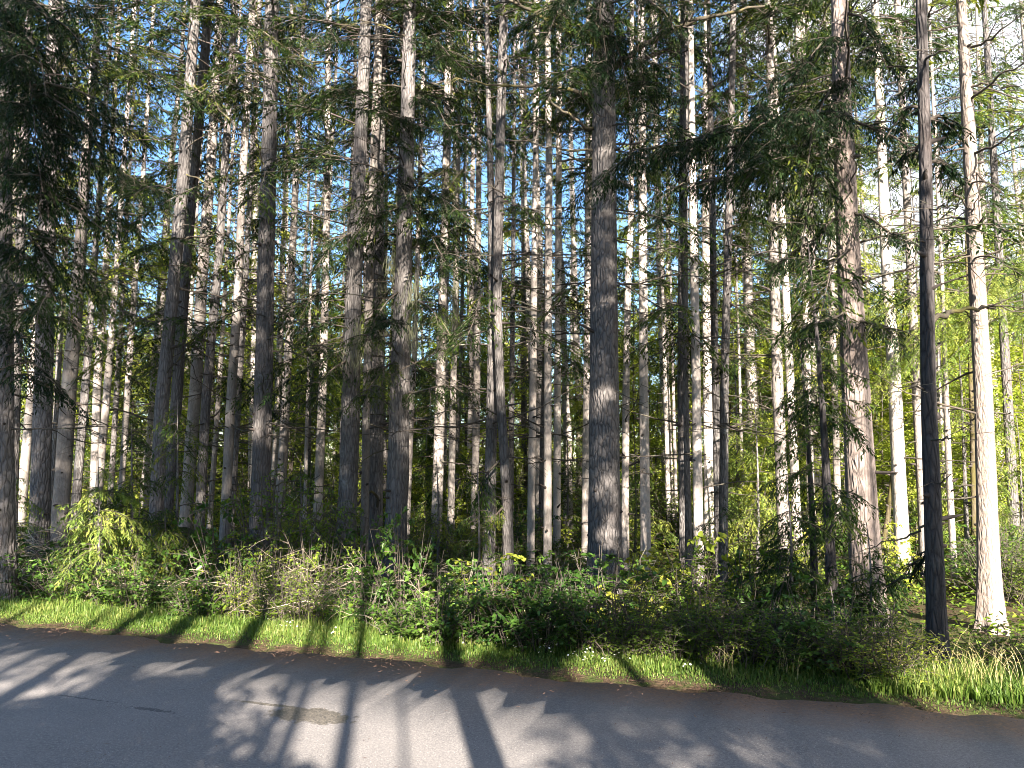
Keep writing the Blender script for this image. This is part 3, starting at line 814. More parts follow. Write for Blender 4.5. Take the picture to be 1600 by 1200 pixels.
h(60, FI, [(1439, 0, 16), (1446, 260, 19), (1450, 600, 22), (1459, 840, 25), (1467, 1050, 27)], 6.6, M_DARKB, None, 'near dark shaded fir with one arching bare limb, closest trunk to the road', H=22, knots=30, k=22)
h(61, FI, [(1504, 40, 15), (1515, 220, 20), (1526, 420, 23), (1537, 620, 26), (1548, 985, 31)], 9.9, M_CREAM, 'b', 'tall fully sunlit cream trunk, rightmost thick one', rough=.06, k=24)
h(62, FI, [(1566, 480, 12), (1575, 640, 14), (1586, 850, 15)], 17.0, M_FIR, 'c', 'shaded grey trunk beyond the sunlit cream one at the right edge')
h(63, HE, [(1474, 480, 6), (1482, 720, 9), (1496, 990, 10)], 13.5, M_PALE, 'f', 'thin white stem between the dark near trunk and the cream trunk')
h(64, HE, [(1468, 600, 4), (1474, 720, 5), (1478, 880, 5)], 18.0, M_PALE, None, 'hair thin lit stem right behind the dark near trunk', H=11)
h(65, HE, [(1519, 660, 7), (1521, 760, 8), (1524, 930, 9)], 15.0, M_MOSSY, None, 'mossy yellow stem half behind the cream trunk', 'mossy stem', H=7)
h(66, 'maple_tree', [(1396, 730, 6), (1388, 800, 7), (1372, 900, 8)], 15.0, M_MOSSY, None, 'mossy yellow leaning stem between the pinkish fir and the white trunk', 'mossy stem', H=5)

# ------------------------------------------------------------------ limbs and boughs one can tell apart
def limbs_of(key, rows, mat=None, seed=0):
    t, base, P, RR = T[key]
    for i, (pts, d1, r0, r1, tw) in enumerate(rows):
        limb(t, base, pts, P[1][1], d1, r0, r1, mat or M_LIMB, tw, seed + i * 3 + key * 101)

def boughs_of(key, rows, needle, seed=0, **kw):
    t, base, P, RR = T[key]
    for i, (pts, d1, tint, hang) in enumerate(rows):
        bough(t, base, pts, P[1][1], d1, needle, seed + i * 7 + key * 131, hang=hang, tint=tint, **kw)

limbs_of(40, [
    ([(955, 112), (985, 84), (1015, 66), (1050, 48), (1090, 30), (1140, 20), (1195, 10)], 10.2, .050, .016, 9),
    ([(935, 66), (905, 58), (880, 46), (852, 30), (810, 8), (770, -12)], 10.6, .045, .016, 8),
    ([(935, 152), (900, 143), (870, 137), (830, 134), (780, 134), (735, 124)], 10.6, .036, .010, 8),
    ([(938, 201), (918, 200), (900, 188), (870, 165), (845, 150), (812, 139)], 10.8, .030, .010, 5),
    ([(935, 117), (900, 114), (850, 113), (805, 110)], 11.6, .018, .006, 4),
    ([(935, 236), (895, 234), (855, 231), (830, 222), (812, 214)], 10.9, .020, .007, 4),
    ([(935, 248), (905, 248), (875, 252), (842, 255)], 11.4, .014, .005, 3),
    ([(935, 26), (900, 25), (860, 24)], 11.0, .016, .006, 3),
    ([(952, 240), (968, 232), (984, 214)], 10.9, .016, .008, 1),
    ([(950, 372), (978, 380), (1010, 396)], 10.6, .016, .005, 2),
    ([(938, 328), (905, 326), (870, 325), (815, 328)], 10.9, .012, .004, 3),
])
limbs_of(60, [
    ([(1452, 502), (1470, 493), (1500, 485), (1535, 484), (1556, 482)], 6.7, .028, .010, 4),
    ([(1452, 548), (1462, 542), (1471, 534)], 7.2, .016, .006, 0),
    ([(1445, 160), (1436, 145), (1448, 132), (1456, 120)], 7.1, .02, .008, 0),
    ([(1456, 812), (1425, 832), (1395, 846), (1360, 852)], 6.9, .012, .004, 2),
    ([(1450, 420), (1470, 430), (1482, 426)], 7.1, .010, .004, 0),
])
limbs_of(60, [([(1449, 330), (1470, 322), (1492, 330)], 6.2, .010, .003, 4), ([(1450, 610), (1430, 604), (1412, 612)], 6.3, .010, .003, 3), ([(1452, 690), (1475, 684), (1490, 690)], 6.1, .009, .003, 3),
              ([(1447, 380), (1425, 372), (1405, 385)], 6.2, .010, .003, 4), ([(1456, 760), (1474, 752), (1488, 740)], 6.3, .008, .003, 2), ([(1444, 95), (1465, 80), (1490, 85)], 6.1, .012, .004, 4)], M_TWIG, 40)
limbs_of(23, [([(552, 160), (590, 180), (625, 205), (632, 214)], 12.0, .02, .008, 4),
              ([(556, 120), (520, 100), (480, 95), (450, 70)], 11.6, .022, .007, 6),
              ([(548, 420), (500, 450), (450, 520), (430, 560)], 11.4, .012, .004, 3)])
limbs_of(25, [([(588, 810), (592, 775), (580, 767), (560, 785), (545, 800), (528, 830)], 12.6, .028, .010, 2)], seed=3)
limbs_of(26, [([(640, 60), (600, 40), (560, 30)], 11.6, .02, .007, 5), ([(632, 390), (680, 370), (720, 352), (745, 330)], 11.6, .016, .005, 4),
              ([(618, 705), (600, 703), (575, 712), (560, 725)], 11.9, .012, .004, 2),
              ([(640, 300), (690, 270), (720, 240), (755, 225)], 11.7, .016, .006, 4)])
limbs_of(20, [([(422, 60), (405, 40), (398, 10)], 12.3, .018, .008, 2), ([(420, 130), (404, 118), (400, 90), (386, 60)], 12.3, .020, .008, 2),
              ([(418, 270), (408, 250), (404, 225), (390, 200)], 12.3, .018, .007, 2), ([(424, 210), (450, 190), (490, 130), (520, 110)], 12.0, .014, .005, 6),
              ([(417, 310), (400, 315), (385, 300), (375, 290)], 12.3, .014, .005, 2), ([(430, 760), (450, 752), (490, 748), (500, 742)], 12.0, .012, .004, 4)])
limbs_of(12, [([(300, 130), (340, 170), (380, 210), (410, 240)], 12.0, .020, .006, 5), ([(286, 270), (330, 290), (375, 330), (402, 345)], 12.0, .016, .005, 4),
              ([(270, 440), (230, 430), (215, 426), (190, 400)], 12.4, .012, .004, 3), ([(256, 590), (280, 560), (300, 535), (318, 530)], 12.2, .012, .004, 3)])
limbs_of(4, [([(74, 300), (100, 340), (108, 310), (112, 280)], 11.6, .018, .006, 1), ([(76, 390), (50, 340), (30, 305)], 11.4, .016, .006, 2),
             ([(82, 120), (120, 60), (160, 30), (190, 10)], 11.4, .022, .008, 5)])
limbs_of(61, [([(1526, 410), (1550, 395), (1580, 380), (1600, 378)], 9.3, .02, .007, 4), ([(1520, 330), (1490, 300), (1480, 270)], 9.5, .014, .005, 3),
              ([(1518, 240), (1560, 225), (1610, 190)], 8.9, .02, .007, 5), ([(1512, 160), (1560, 120), (1610, 90)], 8.9, .02, .007, 5),
              ([(1515, 215), (1470, 235), (1440, 250)], 9.4, .016, .005, 4), ([(1512, 75), (1550, 60), (1600, 20)], 9.0, .02, .007, 4),
              ([(1510, 140), (1535, 130), (1570, 135), (1600, 132)], 9.3, .016, .005, 4), ([(1518, 265), (1560, 300), (1590, 310)], 9.1, .014, .005, 4)], M_TWIG)

# dark hanging boughs
boughs_of(57, [
    ([(1318, 178), (1260, 196), (1200, 190), (1130, 205), (1050, 225), (985, 235)], 7.6, .10, 1.1),
    ([(1318, 200), (1250, 230), (1180, 225), (1100, 235), (1010, 215)], 7.9, .14, 1.0),
    ([(1320, 215), (1265, 250), (1210, 262), (1150, 270), (1090, 290)], 7.7, .10, 1.1),
    ([(1320, 165), (1250, 185), (1195, 180), (1150, 195), (1080, 240)], 8.3, .12, 1.0),
    ([(1318, 60), (1290, 60), (1250, 110), (1225, 130)], 8.1, .12, 1.1),
    ([(1316, 20), (1345, 25), (1370, 70), (1392, 120)], 8.0, .12, 1.2),
    ([(1320, 185), (1350, 195), (1400, 215), (1440, 245)], 7.9, .12, 1.0),
    ([(1322, 330), (1360, 340), (1392, 365), (1420, 380)], 8.1, .2, 1.1),
    ([(1330, 480), (1300, 500), (1275, 505), (1240, 520)], 8.1, .18, 1.1),
    ([(1330, 500), (1362, 505), (1392, 520), (1410, 545)], 8.1, .2, 1.0),
    ([(1316, 120), (1290, 150), (1270, 200), (1262, 260)], 7.9, .12, 1.2),
    ([(1318, 210), (1280, 250), (1262, 330), (1250, 400)], 8.1, .12, 1.2),
    ([(1325, 330), (1290, 350), (1270, 400), (1262, 460)], 8.0, .15, 1.2),
], M_NEEDLE_SHADED, 900)
boughs_of(60, [
    ([(1446, 170), (1420, 165), (1400, 190), (1385, 215)], 6.7, .12, 1.0),
    ([(1446, 190), (1468, 180), (1488, 195), (1500, 215)], 6.9, .14, 1.0),
    ([(1446, 215), (1430, 235), (1415, 245), (1396, 260)], 6.8, .10, 1.0),
    ([(1447, 140), (1432, 120), (1420, 140), (1400, 150)], 6.9, .18, 1.0),
    ([(1447, 255), (1470, 250), (1486, 262), (1492, 275)], 7.0, .14, 1.0),
    ([(1456, 850), (1440, 880), (1425, 900), (1408, 905)], 7.0, .25, 1.0),
], M_NEEDLE_SHADED, 950)
boughs_of(62, [([(1568, 430), (1556, 420), (1545, 445), (1538, 475)], 11.0, .75, 1.0), ([(1572, 400), (1590, 420), (1600, 470), (1602, 520)], 11.0, .55, 1.0)], M_SAP, 400)
boughs_of(1, [
    ([(3, -20), (40, -10), (72, 20), (76, 60)], 8.0, .10, 1.1), ([(3, 40), (36, 40), (64, 90), (72, 150)], 7.9, .08, 1.2),
    ([(3, 90), (32, 110), (64, 170), (70, 230)], 8.0, .08, 1.2), ([(3, 150), (32, 170), (56, 230), (67, 300)], 8.0, .10, 1.2),
    ([(4, 200), (28, 220), (48, 280), (64, 340)], 8.1, .10, 1.2), ([(3, 10), (24, 40), (48, 130), (56, 220)], 7.6, .08, 1.2),
    ([(4, 330), (32, 350), (64, 390), (84, 425)], 8.0, .22, 1.0), ([(4, 380), (28, 390), (60, 420), (88, 470)], 8.2, .25, 1.0),
    ([(4, 420), (24, 450), (48, 480), (68, 530)], 8.3, .22, 1.0), ([(4, 500), (24, 520), (40, 560), (49, 620)], 8.4, .20, 1.0),
    ([(4, 250), (40, 255), (72, 300), (76, 340)], 8.2, .10, 1.1), ([(4, 120), (48, 110), (56, 130), (83, 180)], 8.4, .10, 1.1),
], M_NEEDLE_SHADED, 200)
boughs_of(26, [
    ([(634, 270), (665, 300), (700, 315), (730, 340)], 11.2, .18, 1.0), ([(632, 320), (600, 335), (575, 345), (552, 370)], 11.4, .16, 1.0),
    ([(632, 330), (670, 360), (690, 400), (715, 430)], 11.3, .22, 1.0), ([(634, 250), (600, 280), (580, 310), (566, 330)], 11.3, .14, 1.0),
    ([(638, 150), (680, 160), (700, 200), (730, 225)], 11.2, .20, 1.0), ([(640, 60), (680, 60), (705, 90), (740, 120)], 11.0, .25, 1.0),
    ([(630, 480), (660, 470), (690, 500), (712, 540)], 11.3, .28, 1.0), ([(626, 560), (600, 575), (580, 600), (566, 640)], 11.2, .5, 1.1),
    ([(630, 450), (605, 470), (585, 500), (570, 540)], 11.2, .38, 1.1), ([(622, 620), (660, 610), (700, 600), (735, 620)], 11.4, .3, 1.0),
], M_NEEDLE, 300)
boughs_of(23, [([(555, 360), (530, 375), (505, 400), (490, 425)], 11.5, .2, 1.0), ([(560, 170), (600, 175), (640, 190), (665, 200)], 11.5, .12, 1.0),
               ([(548, 560), (520, 575), (500, 600), (492, 640)], 11.5, .28, 1.0), ([(565, 80), (530, 60), (505, 50), (480, 70)], 11.2, .15, 1.0)], M_NEEDLE, 350)
boughs_of(40, [([(944, 40), (960, 60), (975, 110), (985, 160)], 10.2, .12, 1.1), ([(943, 20), (930, 40), (928, 90), (930, 140)], 10.6, .12, 1.2),
               ([(985, 84), (1000, 100), (1010, 140), (1020, 180)], 10.2, .2, 1.1), ([(944, -10), (900, -20), (870, 20), (850, 70)], 9.8, .12, 1.0),
               ([(940, 10), (1000, -10), (1040, 20), (1060, 60)], 9.8, .14, 1.0), ([(944, 285), (962, 280), (985, 292), (1000, 312)], 10.4, .14, 1.0),
               ([(943, -20), (936, 20), (945, 70), (950, 118)], 10.3, .12, 1.2)], M_NEEDLE_SHADED, 370)
boughs_of(6, [([(125, 430), (150, 450), (180, 470), (200, 500)], 13.4, .25, .9), ([(140, 250), (180, 260), (220, 290), (250, 300)], 13.2, .2, .9)], M_NEEDLE, 380)
boughs_of(49, [([(1138, 380), (1170, 390), (1200, 410), (1222, 440)], 12.0, .2, 1.0), ([(1136, 470), (1165, 490), (1185, 510), (1205, 540)], 12.0, .22, 1.0),
               ([(1140, 330), (1175, 335), (1210, 350), (1240, 350)], 12.0, .2, 1.0)], M_HEM, 390)
boughs_of(33, [([(781, 330), (810, 320), (830, 340), (850, 350)], 11.2, .35, .9), ([(780, 720), (760, 740), (745, 780), (740, 800)], 11.2, .4, 1.0),
               ([(788, 790), (770, 810), (755, 830), (748, 860)], 11.1, .6, 1.0)], M_HEM, 395)

# beard lichen hanging from the mossy group
def lichen(key, spots, seed):
    t, base, P, RR = T[key]
    rng = np.random.default_rng(seed)
    for (u, v, w, hh) in spots:
        mb = MB()
        n = 60
        c = at(u, v, P[1][1] - .35)
        p = c + rng.normal(0, 1, (n, 3)) * np.array([w / F * 12 * .45, .12, .10])
        d = np.stack([rng.normal(0, .18, n), rng.normal(0, .18, n), -np.ones(n)], -1)
        mb.add(*blades(p, d, hh / F * 12 * rng.uniform(.3, 1.1, n), rng.uniform(.006, .013, n), rng.normal(0, 1, (n, 3))))
        # the twig it hangs from
        mb.add(*tube(np.stack([at(u, v - 2, P[1][1]), c + UP * .05, c + np.array([w / F * 6, -.05, .02])]), [.012, .008, .004], 4))
        V, Fq, M, Tn = mb.arrays()
        o = link(bpy.data.objects.new('lichen', mesh_from('lichen', V - base, Fq, M, Tn, [M_LICH])), t)
lichen(23, [(562, 505, 16, 70), (556, 540, 14, 60)], 1)
lichen(25, [(596, 510, 16, 60), (600, 440, 14, 60), (594, 570, 16, 70)], 2)
lichen(26, [(648, 440, 16, 70), (644, 500, 14, 60), (610, 400, 10, 50)], 3)
lichen(29, [(711, 440, 8, 110), (712, 480, 9, 90)], 4)
lichen(13, [(286, 328, 14, 40), (276, 340, 12, 30)], 5)
lichen(28, [(690, 520, 10, 50)], 6)

# ------------------------------------------------------------------ young hemlocks with lacy boughs down to the ground
def sapling(name, u, d, H, label, seed, mat=M_HEM, tint=.35, Lk=.34, per=9, lod=NEAR, group=None, hb=.08, lean=0., r=None, bark=0):
    rng = np.random.default_rng(seed)
    x = at(u, 724, d)[0]
    z = gz(x, d)
    t = thing(name, (x, d, z), label, 'young tree', group)
    ax = np.stack([np.array([lean * f * H + .04 * math.sin(3 * f), .05 * math.sin(4 * f + 1), f * H]) for f in np.linspace(0, 1, 14)])
    ax[0, 2] -= .1
    mb = MB(); mb.add(*tube(ax, np.linspace(r or .012 + .009 * H, .004, 14), 8), 0)
    mb.build('trunk', [M_DARKB if bark else M_FIR], t, True)
    mb = MB()
    n = int(per * H)
    for f in np.sort(rng.uniform(hb, .98, n)):
        p = along(ax, np.array([f]))[0][0]
        L = H * Lk * (1 - f) ** .7 * rng.uniform(.5, 1.1) + .12
        L = min(L, 1.7)
        a = arc(p, rng.uniform(0, 2 * PI), L, rng.uniform(-.15, .4), rng.uniform(.3, .7), rng, 7, .08)
        spray(mb, a, rng, lod, .40, .8, .1, .004 + .005 * L, 1.0, tint + rng.normal(0, .10), None, 4)
    mb.build('crown', [M_TWIG, mat], t)
    return t

SAP = 'hemlock_sapling'
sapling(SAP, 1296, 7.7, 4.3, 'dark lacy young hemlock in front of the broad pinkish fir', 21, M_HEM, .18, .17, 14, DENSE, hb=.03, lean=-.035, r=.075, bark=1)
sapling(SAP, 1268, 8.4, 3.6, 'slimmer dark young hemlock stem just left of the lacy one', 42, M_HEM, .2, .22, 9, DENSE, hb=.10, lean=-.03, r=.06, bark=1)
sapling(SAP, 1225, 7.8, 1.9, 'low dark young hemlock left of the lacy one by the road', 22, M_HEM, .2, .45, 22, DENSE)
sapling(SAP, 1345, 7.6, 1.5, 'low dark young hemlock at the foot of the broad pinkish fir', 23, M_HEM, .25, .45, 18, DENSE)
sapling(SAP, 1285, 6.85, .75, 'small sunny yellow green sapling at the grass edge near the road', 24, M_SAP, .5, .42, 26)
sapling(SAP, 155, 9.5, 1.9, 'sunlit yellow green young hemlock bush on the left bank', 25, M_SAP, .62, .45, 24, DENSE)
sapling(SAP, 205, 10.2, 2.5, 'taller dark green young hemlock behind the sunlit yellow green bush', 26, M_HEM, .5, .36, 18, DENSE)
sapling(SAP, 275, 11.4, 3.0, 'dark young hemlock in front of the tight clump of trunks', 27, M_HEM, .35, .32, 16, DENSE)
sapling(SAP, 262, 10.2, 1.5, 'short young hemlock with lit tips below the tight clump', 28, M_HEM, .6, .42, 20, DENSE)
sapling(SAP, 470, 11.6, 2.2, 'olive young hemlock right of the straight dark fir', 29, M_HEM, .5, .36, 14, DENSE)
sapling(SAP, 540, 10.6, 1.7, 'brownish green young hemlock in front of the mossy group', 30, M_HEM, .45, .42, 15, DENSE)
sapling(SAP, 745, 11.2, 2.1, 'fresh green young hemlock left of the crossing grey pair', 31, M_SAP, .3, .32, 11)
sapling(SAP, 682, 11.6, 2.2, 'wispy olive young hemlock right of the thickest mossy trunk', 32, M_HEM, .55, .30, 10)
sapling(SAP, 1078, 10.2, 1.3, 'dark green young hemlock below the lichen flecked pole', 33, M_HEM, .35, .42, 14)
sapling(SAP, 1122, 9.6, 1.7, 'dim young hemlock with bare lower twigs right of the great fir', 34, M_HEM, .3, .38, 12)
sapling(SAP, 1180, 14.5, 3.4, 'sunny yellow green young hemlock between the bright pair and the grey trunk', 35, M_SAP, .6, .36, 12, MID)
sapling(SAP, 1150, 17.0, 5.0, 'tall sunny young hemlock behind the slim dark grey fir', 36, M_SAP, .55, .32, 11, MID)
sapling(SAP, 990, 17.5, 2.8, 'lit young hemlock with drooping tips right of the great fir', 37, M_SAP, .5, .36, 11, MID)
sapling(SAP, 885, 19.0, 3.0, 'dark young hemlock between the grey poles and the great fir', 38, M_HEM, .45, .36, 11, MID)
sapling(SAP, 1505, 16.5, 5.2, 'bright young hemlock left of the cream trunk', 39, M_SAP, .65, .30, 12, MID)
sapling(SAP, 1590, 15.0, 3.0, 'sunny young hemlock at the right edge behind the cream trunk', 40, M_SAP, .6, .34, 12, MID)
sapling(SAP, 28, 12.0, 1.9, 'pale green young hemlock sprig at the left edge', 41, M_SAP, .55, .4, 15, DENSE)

# ------------------------------------------------------------------ understory trees with broad leaves
def broad_mesh(seed, H, W, nst, nleaf, ls, tint, hb=.25):
    rng = np.random.default_rng(seed)
    mb = MB(); tips = []
    for _ in range(nst):
        y = rng.uniform(0, 2 * PI)
        a = arc((rng.normal(0, .12), rng.normal(0, .12), -.1), y, W * rng.uniform(.1, .45), 0, 0, rng, 9, .2)
        a[:, 2] += np.linspace(0, 1, 9) ** .8 * H * rng.uniform(.75, 1.05)
        mb.add(*tube(a, np.linspace(.012 + .004 * H, .006, 9), 5), 0)
        for f in rng.uniform(hb, 1, int(3 + H * 1.4)):
            p, t, _ = along(a, np.array([f]))
            b = arc(p[0], rng.uniform(0, 2 * PI), W * rng.uniform(.25, .6) * (1.15 - f * .6), rng.uniform(.0, .6), rng.uniform(.1, .5), rng, 6, .15)
            mb.add(*tube(b, np.linspace(.010, .003, 6), 4), 0)
            tips.append(b)
    per = max(8, nleaf // len(tips))
    for b in tips:
        n = int(per * rng.uniform(.5, 1.5))
        s = rng.uniform(.2, 1.05, n)
        p, t, _ = along(b, np.clip(s, 0, 1))
        p = p + rng.normal(0, .16 * W / 3, (n, 3)) * np.array([1, 1, .55])
        d = np.stack([rng.normal(0, 1, n), rng.normal(0, 1, n), rng.normal(-.25, .4, n)], -1)
        mb.add(*leaves(p, d, ls * rng.uniform(.6, 1.25, n), ls * .62 * rng.uniform(.7, 1.2, n), UP + rng.normal(0, .45, (n, 3))), 1,
               np.tile(np.clip(tint + rng.normal(0, .10) + rng.normal(0, .10, n), 0, 1), 2))
    return mb
BRO = [broad_mesh(51, 5.5, 3.0, 4, 6500, .085, .5, .08).mesh('crown', [M_TWIG, M_BROAD]),
       broad_mesh(52, 8.0, 3.8, 4, 9500, .10, .55, .12).mesh('crown', [M_TWIG, M_BROAD]),
       broad_mesh(53, 3.2, 2.6, 6, 5000, .075, .5, .05).mesh('crown', [M_TWIG, M_BROAD])]
UND = [  # photo column, depth, mesh, scale
    (455, 27, 1, 1.15), (500, 33, 1, 1.4), (400, 30, 0, 1.2), (560, 36, 1, 1.3), (720, 30, 0, 1.2), (660, 26, 2, 1.1), (700, 20, 2, .8), (940, 34, 1, 1.3),
    (1010, 28, 0, 1.1), (1040, 24, 2, 1.1), (1130, 22, 0, 1.0), (1200, 20, 0, 1.05), (1165, 30, 1, 1.3), (1380, 21, 0, 1.05), (1425, 26, 1, 1.0), (1490, 22, 0, 1.25),
    (1480, 30, 1, 1.3), (1560, 20, 2, 1.2), (1590, 26, 1, 1.1), (1340, 30, 1, 1.2), (820, 26, 0, 1.0), (890, 30, 1, 1.0), (215, 27, 0, 1.1), (120, 30, 1, 1.2),
    (30, 24, 0, 1.0), (330, 34, 1, 1.3), (1620, 19, 0, 1.1), (1450, 18, 2, 1.0), (1260, 25, 0, 1.2), (620, 32, 0, 1.3),
    (270, 38, 1, 1.3), (180, 36, 0, 1.4), (60, 38, 1, 1.3), (520, 26, 2, 1.2), (780, 36, 1, 1.3), (850, 38, 0, 1.5), (970, 40, 1, 1.3), (1070, 36, 1, 1.2), (1230, 38, 1, 1.3),
    (1290, 34, 0, 1.4), (1530, 34, 1, 1.3), (1400, 38, 1, 1.4), (380, 42, 1, 1.4), (600, 42, 1, 1.4), (740, 24, 2, 1.0), (1180, 17, 2, .9), (1330, 19, 2, 1.0), (1510, 18, 2, 1.1),
    (480, 34, 1, 1.3), (430, 39, 1, 1.5), (1000, 33, 1, 1.4), (1090, 32, 1, 1.3), (1210, 30, 1, 1.4), (730, 27, 1, 1.2), (690, 33, 1, 1.4), (160, 33, 1, 1.4), (240, 30, 1, 1.2), (1460, 25, 1, 1.3), (1545, 27, 1, 1.4), (1390, 29, 1, 1.4), (1310, 27, 1, 1.2)]
for i, (u, d, k, s) in enumerate(UND):
    x = at(u, 724, d)[0]
    t = thing('understory_tree', (x, d, gz(x, d)), 'bright leafy understory tree glowing in the sun deep between the trunks', 'understory tree', 'sunlit leafy trees under the firs')
    c = link(bpy.data.objects.new('crown', BRO[k]), t)
    c.scale = (s, s, s * (1 + .1 * math.sin(i * 2.3))); c.rotation_euler = (0, 0, i * 1.9)

# ------------------------------------------------------------------ the deeper forest
def bg_trunk(seed, r):
    rng = np.random.default_rng(seed)
    z = np.linspace(-.2, H0, 16)
    P = np.stack([np.cumsum(rng.normal(0, .03, 16)), np.cumsum(rng.normal(0, .03, 16)), z], -1); P[:, :2] -= P[0, :2]
    return trunk_arrays(P, np.linspace(r, .02, 16), rng, .05, 10, 14).mesh('trunk', [M_PALE if seed % 3 else M_FIR, M_KNOT], True)
BGT = [bg_trunk(70 + i, r) for i, r in enumerate((.13, .16, .11, .15, .19, .12))]
rng = np.random.default_rng(77)
LAB = ('slim tall conifer deep in the forest behind the front rows of trunks', 'deep forest conifers behind the front rows')
LAB2 = ('bushy conifer with boughs to the ground closing the view far back', 'bushy conifers closing the far view')
placed = []
def bg_tree(x, y, kind, s, lab, tk=None):
    t = thing('fir_tree' if kind in 'ef' else 'hemlock_tree', (x, y, gz(x, y)), lab[0], 'fir tree' if kind in 'ef' else 'hemlock', lab[1])
    tr = link(bpy.data.objects.new('trunk', BGT[tk if tk is not None else rng.integers(0, len(BGT))]), t)
    c = link(bpy.data.objects.new('crown', CROWNS[kind]), t)
    a, b = rng.uniform(0, 6.28, 2)
    tr.scale = (1, 1, s); tr.rotation_euler = (rng.normal(0, .012), rng.normal(0, .012), 0)
    c.scale = (s, s, s); c.rotation_euler = (tr.rotation_euler[0], tr.rotation_euler[1], b)
    placed.append((x, y))
tries = 0
while len(placed) < 92 and tries < 6000:
    tries += 1
    y = 18 + 40 * rng.random() ** 1.3
    x = rng.uniform(-1, 1) * (.69 * y + 2)
    if any((x - a) ** 2 + (y - b) ** 2 < 1.7 ** 2 for a, b in placed + TREES): continue
    bg_tree(x, y, ('effffg' if y > 33 else 'efffff')[rng.integers(0, 6)], rng.uniform(.75, 1.1), LAB)
for (u, d, s_) in ((230, 24, .80), (478, 21, .44), (690, 20, .62), (886, 22, .46), (1178, 20.5, .66), (330, 30, .8), (600, 27, .7), (1275, 22, .7), (60, 22, .6)):
    bg_tree(at(u, 724, d)[0], d, 'i', s_, ('dense dark green hemlock with boughs low down among the pale trunks', 'dense dark hemlocks among the pale trunks'))
n0 = len(placed); tries = 0
while len(placed) < n0 + 60 and tries < 6000:
    tries += 1
    y = rng.uniform(33, 64)
    x = rng.uniform(-1, 1) * (.69 * y + 3)
    if any((x - a) ** 2 + (y - b) ** 2 < 2.6 ** 2 for a, b in placed[n0:]): continue
    bg_tree(x, y, 'h', rng.uniform(.3, .72), LAB2)

# ------------------------------------------------------------------ the trees across the road, behind the camera: unseen, placed and thinned to shape the shade
def E(u, v, ru, rv):
    return ('road', u, v, ru * 1.1 + 3, rv * 1.15 + 2)
WINDOWS = [('poly', [(452, 1046), (552, 1041), (538, 1100), (527, 1172), (500, 1185), (425, 1180), (428, 1140), (468, 1080)]),
           ('poly', [(566, 1043), (683, 1039), (690, 1110), (700, 1215), (532, 1215), (550, 1110)]),
           ('poly', [(722, 1050), (790, 1048), (800, 1090), (838, 1125), (850, 1180), (800, 1190), (750, 1130)]), E(800, 1200, 55, 14),
           E(848, 1100, 20, 26), E(975, 1088, 20, 9), E(1070, 1117, 24, 11), E(1000, 1131, 30, 12), E(920, 1141, 20, 9), E(905, 1168, 20, 10),
           E(1150, 1166, 52, 17), E(1062, 1172, 22, 18), E(1300, 1150, 40, 9), E(1280, 1176, 40, 9), E(1460, 1105, 70, 7), E(1580, 1135, 40, 8), E(1290, 1120, 30, 5),
           ('poly', [(215, 1046), (285, 1003), (405, 1010), (372, 1046), (285, 1050)]), E(130, 1019, 70, 9), E(60, 1035, 60, 14), E(180, 1032, 42, 10),
           E(135, 1064, 50, 10), E(40, 1078, 55, 13), E(25, 990, 25, 6), E(412, 1062, 24, 22), E(350, 1072, 22, 9), E(375, 1120, 18, 16)]
TRUNKWIN = [(945, 838, 15, 24, 11.2), (945, 622, 20, 9, 11.2), (950, 940, 18, 18, 11.2), (797, 850, 16, 130, 11.9), (414, 670, 24, 32, 12.8), (627, 450, 20, 40, 12.4),
            (545, 640, 12, 14, 12.6), (770, 745, 12, 12, 12.2), (160, 840, 55, 60, 9.5), (270, 860, 40, 40, 10.2), (480, 890, 80, 50, 9.2), (25, 870, 25, 25, 9.6), (620, 925, 60, 45, 8.2), (860, 955, 45, 30, 7.9), (120, 935, 70, 30, 8.8), (1000, 950, 80, 25, 7.8), (330, 900, 50, 30, 9),
            (1175, 760, 55, 150, 15.5), (885, 890, 35, 50, 15), (1010, 890, 50, 45, 15), (740, 890, 40, 35, 14), (700, 800, 60, 60, 19), (560, 790, 60, 90, 24), (460, 420, 60, 90, 27), (330, 760, 40, 60, 22),
            (1000, 600, 40, 120, 24), (1150, 480, 50, 60, 24), (720, 560, 40, 120, 26), (890, 560, 30, 150, 26), (200, 700, 60, 60, 24),
            (1322, 140, 16, 60, 8.95), (1328, 360, 18, 40, 8.95), (1334, 470, 18, 40, 8.95), (1345, 690, 26, 90, 8.95), (1350, 820, 26, 50, 8.95), (1356, 960, 26, 40, 8.95), (200, 985, 200, 18, 8), (560, 1000, 250, 20, 7.4),
            (1450, 1070, 160, 30, 6), (1290, 1010, 25, 50, 6.8), (690, 940, 40, 40, 9.5)]
def road_proj(p):
    k = (0.0 - p[:, 2]) / SDIR[2]
    return p + SDIR[None] * k[:, None]
def inpoly(u, v, poly):
    c = np.zeros(len(u), bool); n = len(poly)
    for i in range(n):
        (x1, y1), (x2, y2) = poly[i], poly[i - 1]
        with np.errstate(divide='ignore', invalid='ignore'):
            c ^= ((y1 > v) != (y2 > v)) & (u < (x2 - x1) * (v - y1) / (y2 - y1 + 1e-12) + x1)
    return c
